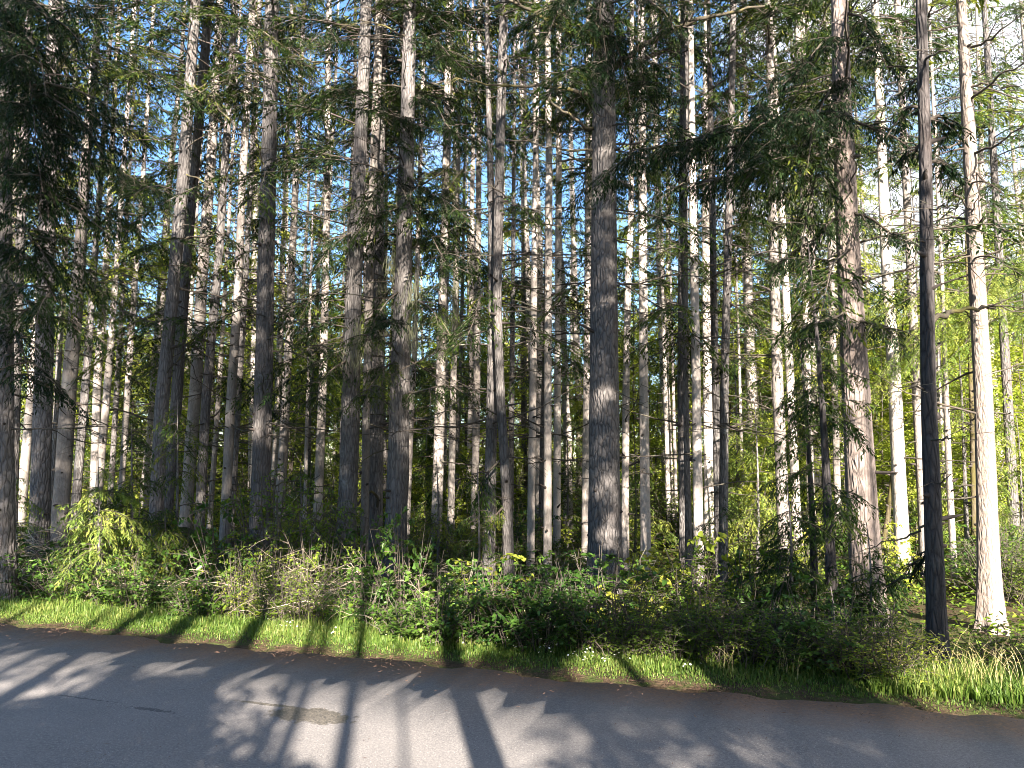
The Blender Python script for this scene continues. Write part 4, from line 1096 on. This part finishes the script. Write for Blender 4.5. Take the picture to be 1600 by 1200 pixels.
def keep_shade(off, strict=0):
    def f(p):
        p = p + off
        q = road_proj(p)
        ok = np.ones(len(p), bool)
        front = q[:, 1] > 1.5
        u, v = project(np.where(front[:, None], q, np.array([0, 5., 0])))
        # flecks of sun along the grass verge
        sd, td = sdist(q[:, 0], q[:, 1]), (q[:, :2] - E0) @ EDIR
        ok &= ~(front & (sd > -.05) & (sd < .95) & (u < 1150) & (np.sin(td * 2.3 + 1.2 * np.sin(td * .9)) > -.35))
        # uneven rims: windows wobble with position
        wob = .13 * np.sin(u * .11) + .13 * np.sin(v * .19 + u * .05)
        for w in WINDOWS:
            if w[0] == 'poly': ins = inpoly(u + wob * 30, v + wob * 14, w[1])
            else: ins = ((u - w[1]) / w[3]) ** 2 + ((v - w[2]) / w[4]) ** 2 < 1 + 2 * wob
            ok &= ~(ins & front)
        for (cu, cv, ru, rv, d) in TRUNKWIN:
            if strict and abs(d - strict) > .3: continue
            k = (d - p[:, 1]) / SDIR[1]
            r = p + SDIR[None] * k[:, None]
            uu, vv = project(r)
            ok &= ~((((uu - cu) / ru) ** 2 + ((vv - cv) / rv) ** 2 < 1))
        for d, poly in ([] if strict else TRUNKPOLY):
            k = (d - p[:, 1]) / SDIR[1]
            uu, vv = project(p + SDIR[None] * k[:, None])
            ok &= ~inpoly(uu + 4 * np.sin(vv * .09 + d), vv, poly)
        # lower sun flecks over the thicket
        k = (8.4 - p[:, 1]) / SDIR[1]
        uu, vv = project(p + SDIR[None] * k[:, None])
        ok &= ~((vv > 800) & (vv < 985) & (uu > 0) & (uu < 1130) & (np.sin(uu * .045 + 2 * np.sin(vv * .04)) + .6 * np.sin(vv * .09 + uu * .02) > -.15))
        ok &= ~((vv > 965) & (vv < 1010) & (uu > 1130) & (uu < 1330) & (np.sin(uu * .06) > 0))
        k = (6.2 - p[:, 1]) / SDIR[1]
        uu, vv = project(p + SDIR[None] * k[:, None])
        ok &= ~((uu > 1340) & (uu < 1620) & (vv > 1030) & (vv < 1112))
        ok &= p[:, 1] < .2
        if strict: return ok
        # the stand is open towards the right: the trunks there are in full sun
        k = (11.5 - p[:, 1]) / SDIR[1]
        r = p + SDIR[None] * k[:, None]
        uu, vv = project(r)
        ok &= ~((uu > 1372) & (uu < 1640) & (vv > 60) & (vv < 960))
        return ok
    return f
SHADE = dict(spacing=.12, bs=.060, bl=.16, bw=.055)
def back_from(u, v, y):
    """stand of a trunk at Y = y whose shadow falls on road pixel (u, v)"""
    g = on_ground(u, v)
    k = (g[1] - y) / SDIR[1]
    return g[0] - SDIR[0] * k
def back_to(key, y):
    base = T[key][1]
    return base[0] - SDIR[0] / SDIR[1] * (base[1] - y)
BACK = [  # x, y, trunk radius, live crown from, height, radius of crown
    (back_from(712, 1045, -1.6), -1.6, .115, 4.2, 13.6, 2.2), (back_from(556, 1050, -4.2), -4.2, .06, 5.0, 14, 2.2), (back_to(40, -3.2) + .22, -3.2, .10, 3.0, 16, 1.2),
    (back_to(60, -2.4), -2.4, .15, 3.0, 11.5, 1.5), (back_from(360, 1040, -2.6), -2.6, .07, .9, 13.6, 2.4), (back_from(180, 1060, -3.4), -3.4, .08, .9, 14, 2.6),
    (back_from(0, 1100, -2.2), -2.2, .08, .8, 13.6, 2.6), (back_from(1000, 1060, -5.0), -5.0, .055, 1.0, 14.5, 2.6), (back_from(1330, 1130, -4.2), -4.2, .12, 2.4, 11, 2.4),
    (back_from(470, 1100, -6.2), -6.2, .055, 5.0, 15.5, 2.4), (back_from(860, 1060, -6.6), -6.6, .055, 4.0, 15.5, 2.6), (back_from(100, 1000, -6.6), -6.6, .055, 3.5, 15.5, 2.8),
    (-6.6, -3.8, .055, 2.6, 14.5, 2.8), (back_from(1180, 1100, -2.4), -2.4, .11, 1.2, 12, 2.3), (-3.2, -7.6, .055, 4.0, 16, 2.8), (2.7, -8.4, .055, 5.0, 16, 2.6),
    (-9.6, -5.0, .055, 2.6, 15, 2.8), (back_to(23, -5.2), -5.2, .025, 5.0, 15, 2.2), (back_to(12, -5.0), -5.0, .055, 3.5, 15, 2.6), (back_from(1560, 1160, -3.4), -3.4, .05, 2.2, 8.5, 2.2), (back_from(250, 1150, -2.3), -2.3, .05, .6, 7, 1.8), (back_from(50, 1180, -2.0), -2.0, .05, .6, 7, 1.9), (back_from(395, 1195, -1.9), -1.9, .015, .6, 5.5, 1.0)]
SKEY = (20, 26, 33, 4, 6, 1, 25, 57)
NSCREEN = len(BACK)      # added screen trees, each there to shade one trunk
BACK += [(back_to(20, -4.6), -4.6, .025, 5.0, 15.5, 1.0), (back_to(26, -5.6), -5.6, .012, 5.0, 15.5, 1.0), (back_to(33, -5.4), -5.4, .012, 5.0, 15, .8), (back_to(4, -4.4), -4.4, .05, 3.5, 15, 1.1),
         (back_to(6, -6.0), -6.0, .05, 4.0, 16, 1.1), (back_to(1, -3.4), -3.4, .05, 2.5, 14, 1.0), (back_to(25, -7.0), -7.0, .012, 5.5, 16, .9), (back_to(57, -3.6), -3.6, .05, 3.5, 12.5, 1.0)]
LITRUNKS = {46: (180, 930), 47: (60, 930), 43: (480, 930), 44: (560, 880), 41: (380, 910), 39: (420, 930), 37: (250, 930), 42: (150, 900), 53: (200, 880), 54: (60, 860), 56: (250, 880), 58: (140, 950),
            59: (60, 560), 63: (480, 980), 22: (250, 640), 24: (120, 560), 14: (60, 330), 8: (420, 690), 9: (420, 700), 27: (640, 840), 28: (560, 720), 31: (330, 720), 29: (560, 760),
            11: (300, 560), 16: (480, 790), 35: (60, 430), 38: (60, 420), 50: (600, 900), 51: (640, 930), 64: (600, 880), 17: (80, 500), 52: (380, 700), 45: (60, 420)}
TRUNKPOLY = []
for k_, (v0, v1) in LITRUNKS.items():
    P_ = T[k_][2]; R_ = T[k_][3]; d_ = T[k_][1][1]
    uu, vv = project(P_)
    o_ = np.argsort(vv); vs = np.linspace(v0, v1, 6); us = np.interp(vs, vv[o_], uu[o_])
    hw = 9 + F / d_ * float(R_[1])
    TRUNKPOLY.append((d_, [(u_ - hw, v_) for u_, v_ in zip(us, vs)] + [(u_ + hw, v_) for u_, v_ in zip(us[::-1], vs[::-1])]))
for i, (x, y, r, hb, H, Lm) in enumerate(BACK):
    rng = np.random.default_rng(500 + i)
    z0 = gz(x, y)
    t = thing('fir_tree', (x, y, z0), 'tall fir across the road, unseen, its crown shaped to set the shade', 'fir tree', 'firs across the road')
    P = np.stack([np.zeros(12), np.zeros(12), np.linspace(-.2, H, 12)], -1)
    trunk_arrays(P, np.linspace(r, .03, 12), rng, .05, 12, 6).build('trunk', [M_FIR, M_KNOT], t, True)
    mb = MB(); kf = keep_shade(np.array([x, y, z0]), 11.2 if i == 2 else T[SKEY[i - NSCREEN]][1][1] if i >= NSCREEN else 0)
    z = hb
    while z < H - .4:
        f = (z - hb) / (H - hb)
        L = Lm * (1 - f) ** .45 * min(1, .55 + f * 3) + .35
        for _ in range(rng.poisson(16 if i == 2 else 10 if i >= NSCREEN else 7.0 if i in (4, 5, 6, 7, 10, 13) or 21 < i < NSCREEN else 3.4)):
            l = L * rng.uniform(.5, 1.15)
            a = arc((0, 0, z + rng.uniform(-.2, .2)), rng.uniform(0, 2 * PI), l, rng.uniform(-.1, .3), rng.uniform(.15, .5), rng, 6, .08)
            if not kf(a[3:]).all(): a = a[:4] if kf(a[:4]).all() else None
            if a is None: continue
            spray(mb, a, rng, SHADE, .40, .5, .12, .012, 1.0, .4, kf, 3)
        z += .4
    mb.build('crown', [M_TWIG, M_NEEDLE], t)

# ------------------------------------------------------------------ shrubs of the thicket
def shrub_mesh(seed, H, W, nst, nleaf, ls, tint, wood, lm, cone=.8, asp=.6):
    rng = np.random.default_rng(seed)
    mb = MB()
    for _ in range(nst):
        y = rng.uniform(0, 2 * PI); r = W * .5 * math.sqrt(rng.random())
        p0 = np.array([math.cos(y) * r * .35, math.sin(y) * r * .35, -.12])
        hh = H * (1.05 - .5 * (r / (W * .5)) ** 2) * rng.uniform(.7, 1.1)
        a = np.stack([p0 + np.array([math.cos(y), math.sin(y), 0]) * r * .65 * f ** 1.5 + UP * (hh + .12) * (f ** .8) for f in np.linspace(0, 1, 7)])
        a[1:] += np.cumsum(rng.normal(0, .02, (6, 3)), 0)
        mb.add(*tube(a, np.linspace(.009, .003, 7), 4), 0)
        n = max(6, int(nleaf / nst * rng.uniform(.7, 1.3)))
        # side shoots carrying the leaves in loose flat fans
        for _ in range(max(2, n // 12)):
            q, t, _ = along(a, np.array([rng.uniform(.18, 1) ** cone]))
            b = arc(q[0], rng.uniform(0, 2 * PI), rng.uniform(.12, .36) * max(.6, W), rng.uniform(-.1, .6), rng.uniform(.1, .6), rng, 5, .12)
            mb.add(*tube(b, np.linspace(.004, .0015, 5), 3), 0)
            m = 12
            s = rng.uniform(.1, 1, m); qq, tt, _ = along(b, s)
            sd = unit(np.cross(tt, UP)) * rng.choice([-1, 1], m)[:, None]
            d = tt * .5 + sd * rng.uniform(.4, 1, m)[:, None] + rng.normal(0, .28, (m, 3))
            mb.add(*leaves(qq, d, ls * rng.uniform(.6, 1.25, m), ls * asp * rng.uniform(.8, 1.2, m), UP + rng.normal(0, .4, (m, 3))), 1,
                   np.tile(np.clip(tint + rng.normal(0, .10) + rng.normal(0, .08, m), 0, 1), 2))
    return mb.mesh('foliage', [wood, lm])

SHR = {
    'salal': [shrub_mesh(101, 1.0, 1.3, 26, 1500, .062, .45, M_TWIG, M_SALAL), shrub_mesh(102, .8, 1.2, 24, 1300, .058, .5, M_TWIG, M_SALAL), shrub_mesh(103, 1.15, 1.2, 24, 1500, .066, .4, M_TWIG, M_SALAL)],
    'huck': [shrub_mesh(104, 1.0, 1.2, 26, 2200, .032, .45, M_TWIG, M_HUCK), shrub_mesh(105, .85, 1.3, 26, 2200, .036, .35, M_TWIG, M_HUCK), shrub_mesh(106, 1.2, 1.1, 24, 2000, .034, .55, M_TWIG, M_HUCK)],
    'berry': [shrub_mesh(107, .9, 1.2, 18, 900, .072, .6, M_TWIG, M_BROAD, .8, .75), shrub_mesh(108, .7, 1.1, 16, 800, .066, .7, M_TWIG, M_BROAD, .8, .75)],
}
HEROPHRASE = {1: 'the leftmost dark trunk', 4: 'the rough thick left trunk', 6: 'the pale leaning trunk', 12: 'the tight trunk clump', 17: 'the leaning slim pair', 20: 'the straight dark fir',
              23: 'the leftmost mossy trunk', 26: 'the thickest mossy trunk', 28: 'the dappled pale hemlock', 32: 'the crossing grey pair', 37: 'the grey pole bundle', 40: 'the great dark fir',
              42: 'the bright edged pole', 45: 'the lichen flecked pole', 47: 'the bright white pair', 49: 'the slim dark grey fir', 52: 'the near young hemlock', 57: 'the broad pinkish fir',
              58: 'the brilliant white trunk', 60: 'the near dark trunk', 61: 'the cream trunk'}
HX = sorted((project(T[k][2][1:2])[0][0], k) for k in HEROPHRASE)
LOOK = {'salal': 'dark glossy leaved shrub', 'huck': 'fine leaved olive shrub', 'berry': 'light green broad leaved shrub'}
used = {}
def shrub(kind, var, u, d, s, sz, group, front=True, tag_row=''):
    x = at(u, 724, d)[0]
    k = min(HX, key=lambda q: abs(q[0] - u))
    lab = None
    if front:
        side = 'left of' if u < k[0] - 14 else ('right of' if u > k[0] + 14 else 'straight below')
        size = 'small ' if sz < .8 else ('tall ' if sz > 1.08 else '')
        lab = f'{size}{LOOK[kind]} {tag_row}, {side} {HEROPHRASE[k[1]]}'
        c = used.get(lab, 0); used[lab] = c + 1
        if c: lab = f'another {size}{LOOK[kind]} {tag_row}, {side} {HEROPHRASE[k[1]]}'
        c2 = used.get(lab, 0); used[lab] = c2 + 1
    else:
        lab = f'{LOOK[kind]} on the forest floor among the trunks'
    t = thing('shrub', (x, d, gz(x, d)), lab, 'shrub', group)
    f = link(bpy.data.objects.new('foliage', SHR[kind][var]), t)
    f.scale = (s, s, sz); f.rotation_euler = (0, 0, (u * 1.7 + d * 3) % 6.28)
rng = np.random.default_rng(9)
def depth_at(u, s):
    """depth Y where the column u of the photo is s metres past the road edge"""
    a = (u - 800.0) / F / CT
    # point (a*d, d): solve sdist = s
    return (s + ENRM @ E0) / (ENRM[0] * a + ENRM[1])
ROWKIND = lambda u: ('salal' if u < 330 else 'huck' if u < 500 else 'salal' if u < 760 else 'huck' if u < 790 else 'salal' if u < 930 else 'huck' if u < 1200 else 'salal' if u < 1300 else 'huck')
for u in np.arange(-90, 1420, 52):
    u = float(u + rng.uniform(-14, 14))
    if u > 1385: continue
    low = .62 if u > 1380 else 1.0
    shrub(ROWKIND(u), int(rng.integers(0, 3)), u, depth_at(u, rng.uniform(1.05, 1.5) if u < 640 else rng.uniform(.55, .85)), rng.uniform(.6, .9), low * rng.uniform(.4, .85), 'front row of the roadside thicket', True, 'by the grass')
for u in np.arange(-60, 1660, 62):
    u = float(u + rng.uniform(-18, 18))
    if 1400 < u < 1490: continue
    low = .7 if u > 1330 else (1.5 if 180 < u < 720 else 1.1)
    kd = ROWKIND(u) if rng.random() < .7 else ['salal', 'huck', 'berry'][rng.integers(0, 3)]
    shrub(kd, int(rng.integers(0, 2)), u, depth_at(u, rng.uniform(1.9, 2.7)), rng.uniform(.85, 1.25), low * rng.uniform(.65, 1.45), 'second row of the roadside thicket', True, 'in the thicket')
for i in range(190):
    d = 11 + 25 * rng.random() ** 1.1
    u = rng.uniform(-60, 1660)
    if u < 700 and d < 13: continue
    kd = ['huck', 'berry', 'huck', 'salal'][rng.integers(0, 4)] if u > 600 else ['berry', 'huck', 'berry'][rng.integers(0, 3)]
    big = 1 + max(0, d - 14) / 16
    shrub(kd, int(rng.integers(0, 2)), u, d, rng.uniform(.9, 1.5) * big, rng.uniform(.7, 1.35) * big, kd.replace('huck', 'olive').replace('berry', 'light green').replace('salal', 'glossy') + ' shrubs between the trunks', False)

# dry bare tangles
def tangle(u, d, H, W, n, label, seed, mat, up=1.0):
    rng = np.random.default_rng(seed)
    x = at(u, 724, d)[0]
    t = thing('dry_shrub', (x, d, gz(x, d)), label, 'dry shrub')
    mb = MB()
    for _ in range(n):
        y = rng.uniform(0, 2 * PI); L = W * rng.uniform(.25, .7)
        a = arc((rng.normal(0, W * .16), rng.normal(0, W * .16), rng.uniform(-.1, H * .5)), y, L, rng.uniform(.2, 1.3) * up, rng.uniform(.2, 1.1), rng, 8, .3)
        mb.add(*tube(a, np.linspace(.007, .0022, 8) * rng.uniform(.7, 1.4), 4), 0)
        for _ in range(5):
            q, tt, _ = along(a, np.array([rng.uniform(.25, 1)]))
            b = arc(q[0], rng.uniform(0, 2 * PI), L * rng.uniform(.15, .5), rng.uniform(-.6, .8), rng.uniform(0, .8), rng, 5, .3)
            mb.add(*tube(b, np.linspace(.0035, .0014, 5), 3), 0)
    mb.build('branches', [mat], t)
tangle(470, 9.3, 1.3, 1.7, 46, 'pale bare tangle of arching twigs right of the straight dark fir', 61, M_DRY)
tangle(520, 9.0, 1.2, 1.9, 30, 'wide bare pale tangle of arching twigs left of the mossy group', 71, M_DRY)
tangle(415, 9.4, 1.0, 1.2, 26, 'smaller bare pale tangle below the straight dark fir', 62, M_DRY)
tangle(20, 10.2, 1.6, 1.3, 70, 'brown dry brush at the left edge of the thicket', 63, M_DRY)
tangle(165, 9.6, 1.1, .7, 50, 'drooping dry brown twigs hanging below the sunlit yellow green bush', 64, M_DRY, .3)
tangle(262, 9.4, .9, .7, 30, 'knot of dry roots and twigs at the foot of the tight clump', 65, M_DRY, .3)
tangle(690, 9.8, 1.5, 1.0, 22, 'thin bare brown stems right of the thickest mossy trunk', 66, M_TWIG)
tangle(840, 8.2, .7, .8, 24, 'fine pale seed heads in the thicket left of the great fir', 67, M_DRY)
tangle(1100, 8.6, .9, .8, 16, 'grey bare twigs sticking out of the thicket right of the great fir', 68, M_DRY)
tangle(1330, 7.3, .5, .5, 18, 'pale broken dead twigs on the verge under the broad pinkish fir', 69, M_DRY)
tangle(760, 8.6, .6, .6, 14, 'short dead twigs at the foot of the crossing grey pair', 60, M_DRY)

# ------------------------------------------------------------------ verge: grass, daisies, needle litter
def grass():
    rng = np.random.default_rng(3)
    n = 100000
    t = rng.uniform(-3.5, 13.0, n)
    s = rng.gamma(2.0, .30, n) - .06
    p = E0[None] + EDIR[None] * t[:, None] + ENRM[None] * s[:, None]
    cl = .5 + .5 * np.sin(p[:, 0] * 3.1 + np.sin(p[:, 1] * 2.7) * 2) * np.sin(p[:, 0] * 1.3 - p[:, 1] * 1.9)
    u, v = project(np.concatenate([p, np.zeros((n, 1))], 1))
    ragged = .10 * np.sin(t * 4.1) + .07 * np.sin(t * 9.3 + 1) + .05 * np.sin(t * 23)
    ok = (s < np.where(u < 640, 1.6, .95)) & (s > -.06 + ragged * 1.3) & (rng.random(n) < .22 + .78 * np.clip((s + .05 * np.sin(t * 6.3)) / .35, 0, 1))
    hgt = (.026 + .085 * smooth(.15, 1.0, s) * (.35 + cl)) * rng.uniform(.4, 1.45, n) * np.where(rng.random(n) < .03, 1.8, 1)
    tall = (u > 1360) & (u < 1620) & (s > .25)
    hgt = np.where(tall, hgt * 1.7 + .05, hgt)
    hgt = np.where((u > 520) & (u < 680) & (s > .3), hgt * 1.4, hgt)
    p, hgt, s, cl = p[ok], hgt[ok], s[ok], cl[ok]
    n = len(p)
    z = gz(p[:, 0], p[:, 1])
    b = np.concatenate([p, z[:, None] - .01], 1)
    y = rng.uniform(0, 2 * PI, n); ln = rng.uniform(.1, .8, n)
    d = np.stack([np.cos(y), np.sin(y), np.zeros(n)], -1)
    sd = np.stack([-np.sin(y), np.cos(y), np.zeros(n)], -1)
    w = rng.uniform(.0025, .0055, n)[:, None]
    m = b + UP * (hgt * .6)[:, None] + d * (hgt * ln * .25)[:, None]
    e = b + UP * (hgt * (1 - .3 * ln))[:, None] + d * (hgt * ln * .85)[:, None]
    V = np.stack([b - sd * w, b + sd * w, m + sd * w * .8, m - sd * w * .8, e], 1).reshape(-1, 3)
    o = np.arange(n)[:, None] * 5
    mb = MB()
    tint = np.clip(.40 + .30 * (cl - .5) + rng.normal(0, .16, n), 0, 1)
    tint = np.where(rng.random(n) < .07, 1.0, tint)
    mb.add(V, o + np.array([[0, 1, 2, 3]]), 0, tint)
    mb.v.append(np.zeros((0, 3))); mb.f.append(np.concatenate([o + np.array([[3, 2, 4]]), np.full((n, 1), -1)], 1)); mb.m.append(np.zeros(n)); mb.t.append(tint)
    o = mb.build('grass', [M_GRASS])
    tag(o, 'bright green grass verge along the far edge of the road', kind='stuff')
grass()

def seed_grass():
    """tall pale grasses gone to seed by the near dark trunk"""
    rng = np.random.default_rng(8)
    for i, (u, s, hgt) in enumerate([(1390, .55, .5), (1408, .6, .45), (1425, .5, .95), (1445, .6, .4), (1462, .5, .72), (1480, .6, .5), (1500, .5, .42), (1525, .6, .5), (1548, .5, .45), (1570, .6, .42), (1355, .6, .42), (1215, .5, .35), (1130, .5, .3)]):
        d = depth_at(u, s); x = at(u, 724, d)[0]
        mb = MB()
        for _ in range(8 if hgt < .7 else 1):
            y = rng.uniform(0, 2 * PI); H = hgt * rng.uniform(.6, 1.0); L = H * (rng.uniform(.1, .6) if hgt < .7 else .05 if u < 1440 else .35)
            if hgt >= .7: y = 0.1
            a = np.stack([np.array([rng.normal(0, .02) * 0 + math.cos(y) * L * f * f, math.sin(y) * L * f * f, H * (f - .18 * f ** 3)]) for f in np.linspace(0, 1, 6)])
            a[:, :2] += rng.normal(0, .05, 2) if hgt < .7 else 0
            mb.add(*tube(a, np.linspace(.0018, .0010, 6), 3), 0)
            m = 12
            q, tt, _ = along(a, rng.uniform(.82, 1, m))
            mb.add(*blades(q, tt + rng.normal(0, .3, (m, 3)), np.full(m, .016), np.full(m, .004), rng.normal(0, 1, (m, 3))), 1 if hgt < .7 else 0)
        t = thing('tall_grass_tuft', (x, d, gz(x, d)), 'tuft of tall straw coloured grass gone to seed on the verge', 'grass tuft', 'tall seeding grass tufts') if hgt < .7 else \
            thing('dry_stalk', (x, d, gz(x, d)), 'single upright straw stalk left of the near dark trunk' if u < 1440 else 'single dry stalk leaning across the near dark trunk', 'dry stalk')
        mb.build('stems', [M_STRAW, M_STRAW], t)
seed_grass()

def daisies():
    rng = np.random.default_rng(4)
    white, yel, grn = plain('petal_white', (.82, .82, .80), .6), plain('daisy_yellow', (.7, .45, .03), .7), plain('stem_green', (.08, .14, .03), .6)
    mb = MB()
    mb.add(*tube([(0, 0, -.01), (.003, 0, .05), (0, .002, .085)], [.0016, .0014, .0012], 4), 2)
    n = 12; th = np.linspace(0, 2 * PI, n, endpoint=False)
    d = np.stack([np.cos(th), np.sin(th), np.full(n, .15)], -1)
    mb.add(*blades(np.tile([0, 0, .087], (n, 1)) + d * .003, d, np.full(n, .0125), np.full(n, .006), np.tile(UP, (n, 1))), 0)
    c = np.stack([np.cos(th) * .0045, np.sin(th) * .0045, np.full(n, .089)], -1)
    V = np.concatenate([c, [[0, 0, .0925]]])
    mb.add(V, np.stack([np.arange(n), (np.arange(n) + 1) % n, np.full(n, n)], -1), 1)
    me = mb.mesh('daisy', [white, yel, grn])
    spots = [(455, 985, 26, 12, 34), (520, 1000, 20, 8, 12), (815, 1018, 22, 9, 30), (850, 1032, 25, 8, 16), (905, 1040, 30, 8, 22), (950, 1045, 22, 6, 12), (720, 1015, 50, 8, 12), (210, 962, 40, 14, 8), (640, 1005, 50, 10, 8), (1075, 1055, 14, 6, 6), (770, 1008, 30, 8, 8)]
    for (u, v, ru, rv, k) in spots:
        for _ in range(k):
            g = on_ground(u + rng.normal(0, ru * .6), v + rng.normal(0, rv * .6), -.02)
            o = link(bpy.data.objects.new('daisy', me))
            o.location = (g[0], g[1], gz(g[0], g[1]) + rng.uniform(0, .05)); s = rng.uniform(.45, .68)
            o.scale = (s, s, s); o.rotation_euler = (rng.normal(.35, .25), rng.normal(0, .25), rng.uniform(0, 6))
            tag(o, 'small white daisy in the short grass of the verge', 'daisy', 'white daisies along the verge')
daisies()

def litter():
    rng = np.random.default_rng(6)
    n = 16000
    t = rng.uniform(-3, 12.5, n); s = -np.abs(rng.gamma(1.5, .13, n)) + .08
    clump = np.sin(t * 2.1) + np.sin(t * 5.3 + 2) + .6 * np.sin(t * 13)
    ok = rng.random(n) < .35 + .3 * clump
    p = (E0[None] + EDIR[None] * t[:, None] + ENRM[None] * s[:, None])[ok]; n = len(p)
    y = rng.uniform(0, 2 * PI, n)
    d = np.stack([np.cos(y), np.sin(y), rng.normal(0, .12, n)], -1)
    b = np.concatenate([p, np.full((n, 1), .012) + rng.uniform(0, .008, (n, 1))], 1)
    mb = MB()
    mb.add(*blades(b, d, rng.uniform(.012, .05, n), rng.uniform(.002, .006, n), UP + rng.normal(0, .3, (n, 3))))
    n = 420
    g = np.stack([rng.uniform(-3, 3, n), rng.uniform(3, 7.5, n)], -1)
    g = g[sdist(g[:, 0], g[:, 1]) < -.3]; n = len(g)
    y = rng.uniform(0, 2 * PI, n)
    mb.add(*blades(np.concatenate([g, np.full((n, 1), .03)], 1), np.stack([np.cos(y), np.sin(y), np.zeros(n)], -1), rng.uniform(.01, .05, n), rng.uniform(.002, .006, n), np.tile(UP, (n, 1))))
    o = mb.build('needle_litter', [plain('brown_needles', (.10, .055, .035), .9)])
    tag(o, 'reddish brown needles and bark bits along the road edge', kind='stuff')
litter()

# low leafy ground cover under the trees
def cover():
    rng = np.random.default_rng(12)
    n = 60000
    y = 7.5 + 30 * rng.random(n) ** 1.6
    x = rng.uniform(-1, 1, n) * (.7 * y + 1)
    s = sdist(x, y)
    cl = np.sin(x * 1.1 + 2 * np.sin(y * .6)) + np.sin(y * 1.3 - x * .5)
    ok = (s > 1.1) & (rng.random(n) < .55 + .3 * cl)
    x, y = x[ok], y[ok]; n = len(x)
    b = np.stack([x, y, gz(x, y) + rng.uniform(.02, .28, n)], -1)
    d = np.stack([rng.normal(0, 1, n), rng.normal(0, 1, n), rng.normal(.1, .35, n)], -1)
    k = .6 + y / 14
    mb = MB()
    mb.add(*leaves(b, d, .055 * k * rng.uniform(.6, 1.3, n), .034 * k * rng.uniform(.7, 1.2, n), UP + rng.normal(0, .4, (n, 3))), 0, np.tile(np.clip(.45 + rng.normal(0, .18, n), 0, 1), 2))
    o = mb.build('ground_cover', [M_HUCK])
    tag(o, 'low leafy ground cover over the forest floor', kind='stuff')
cover()
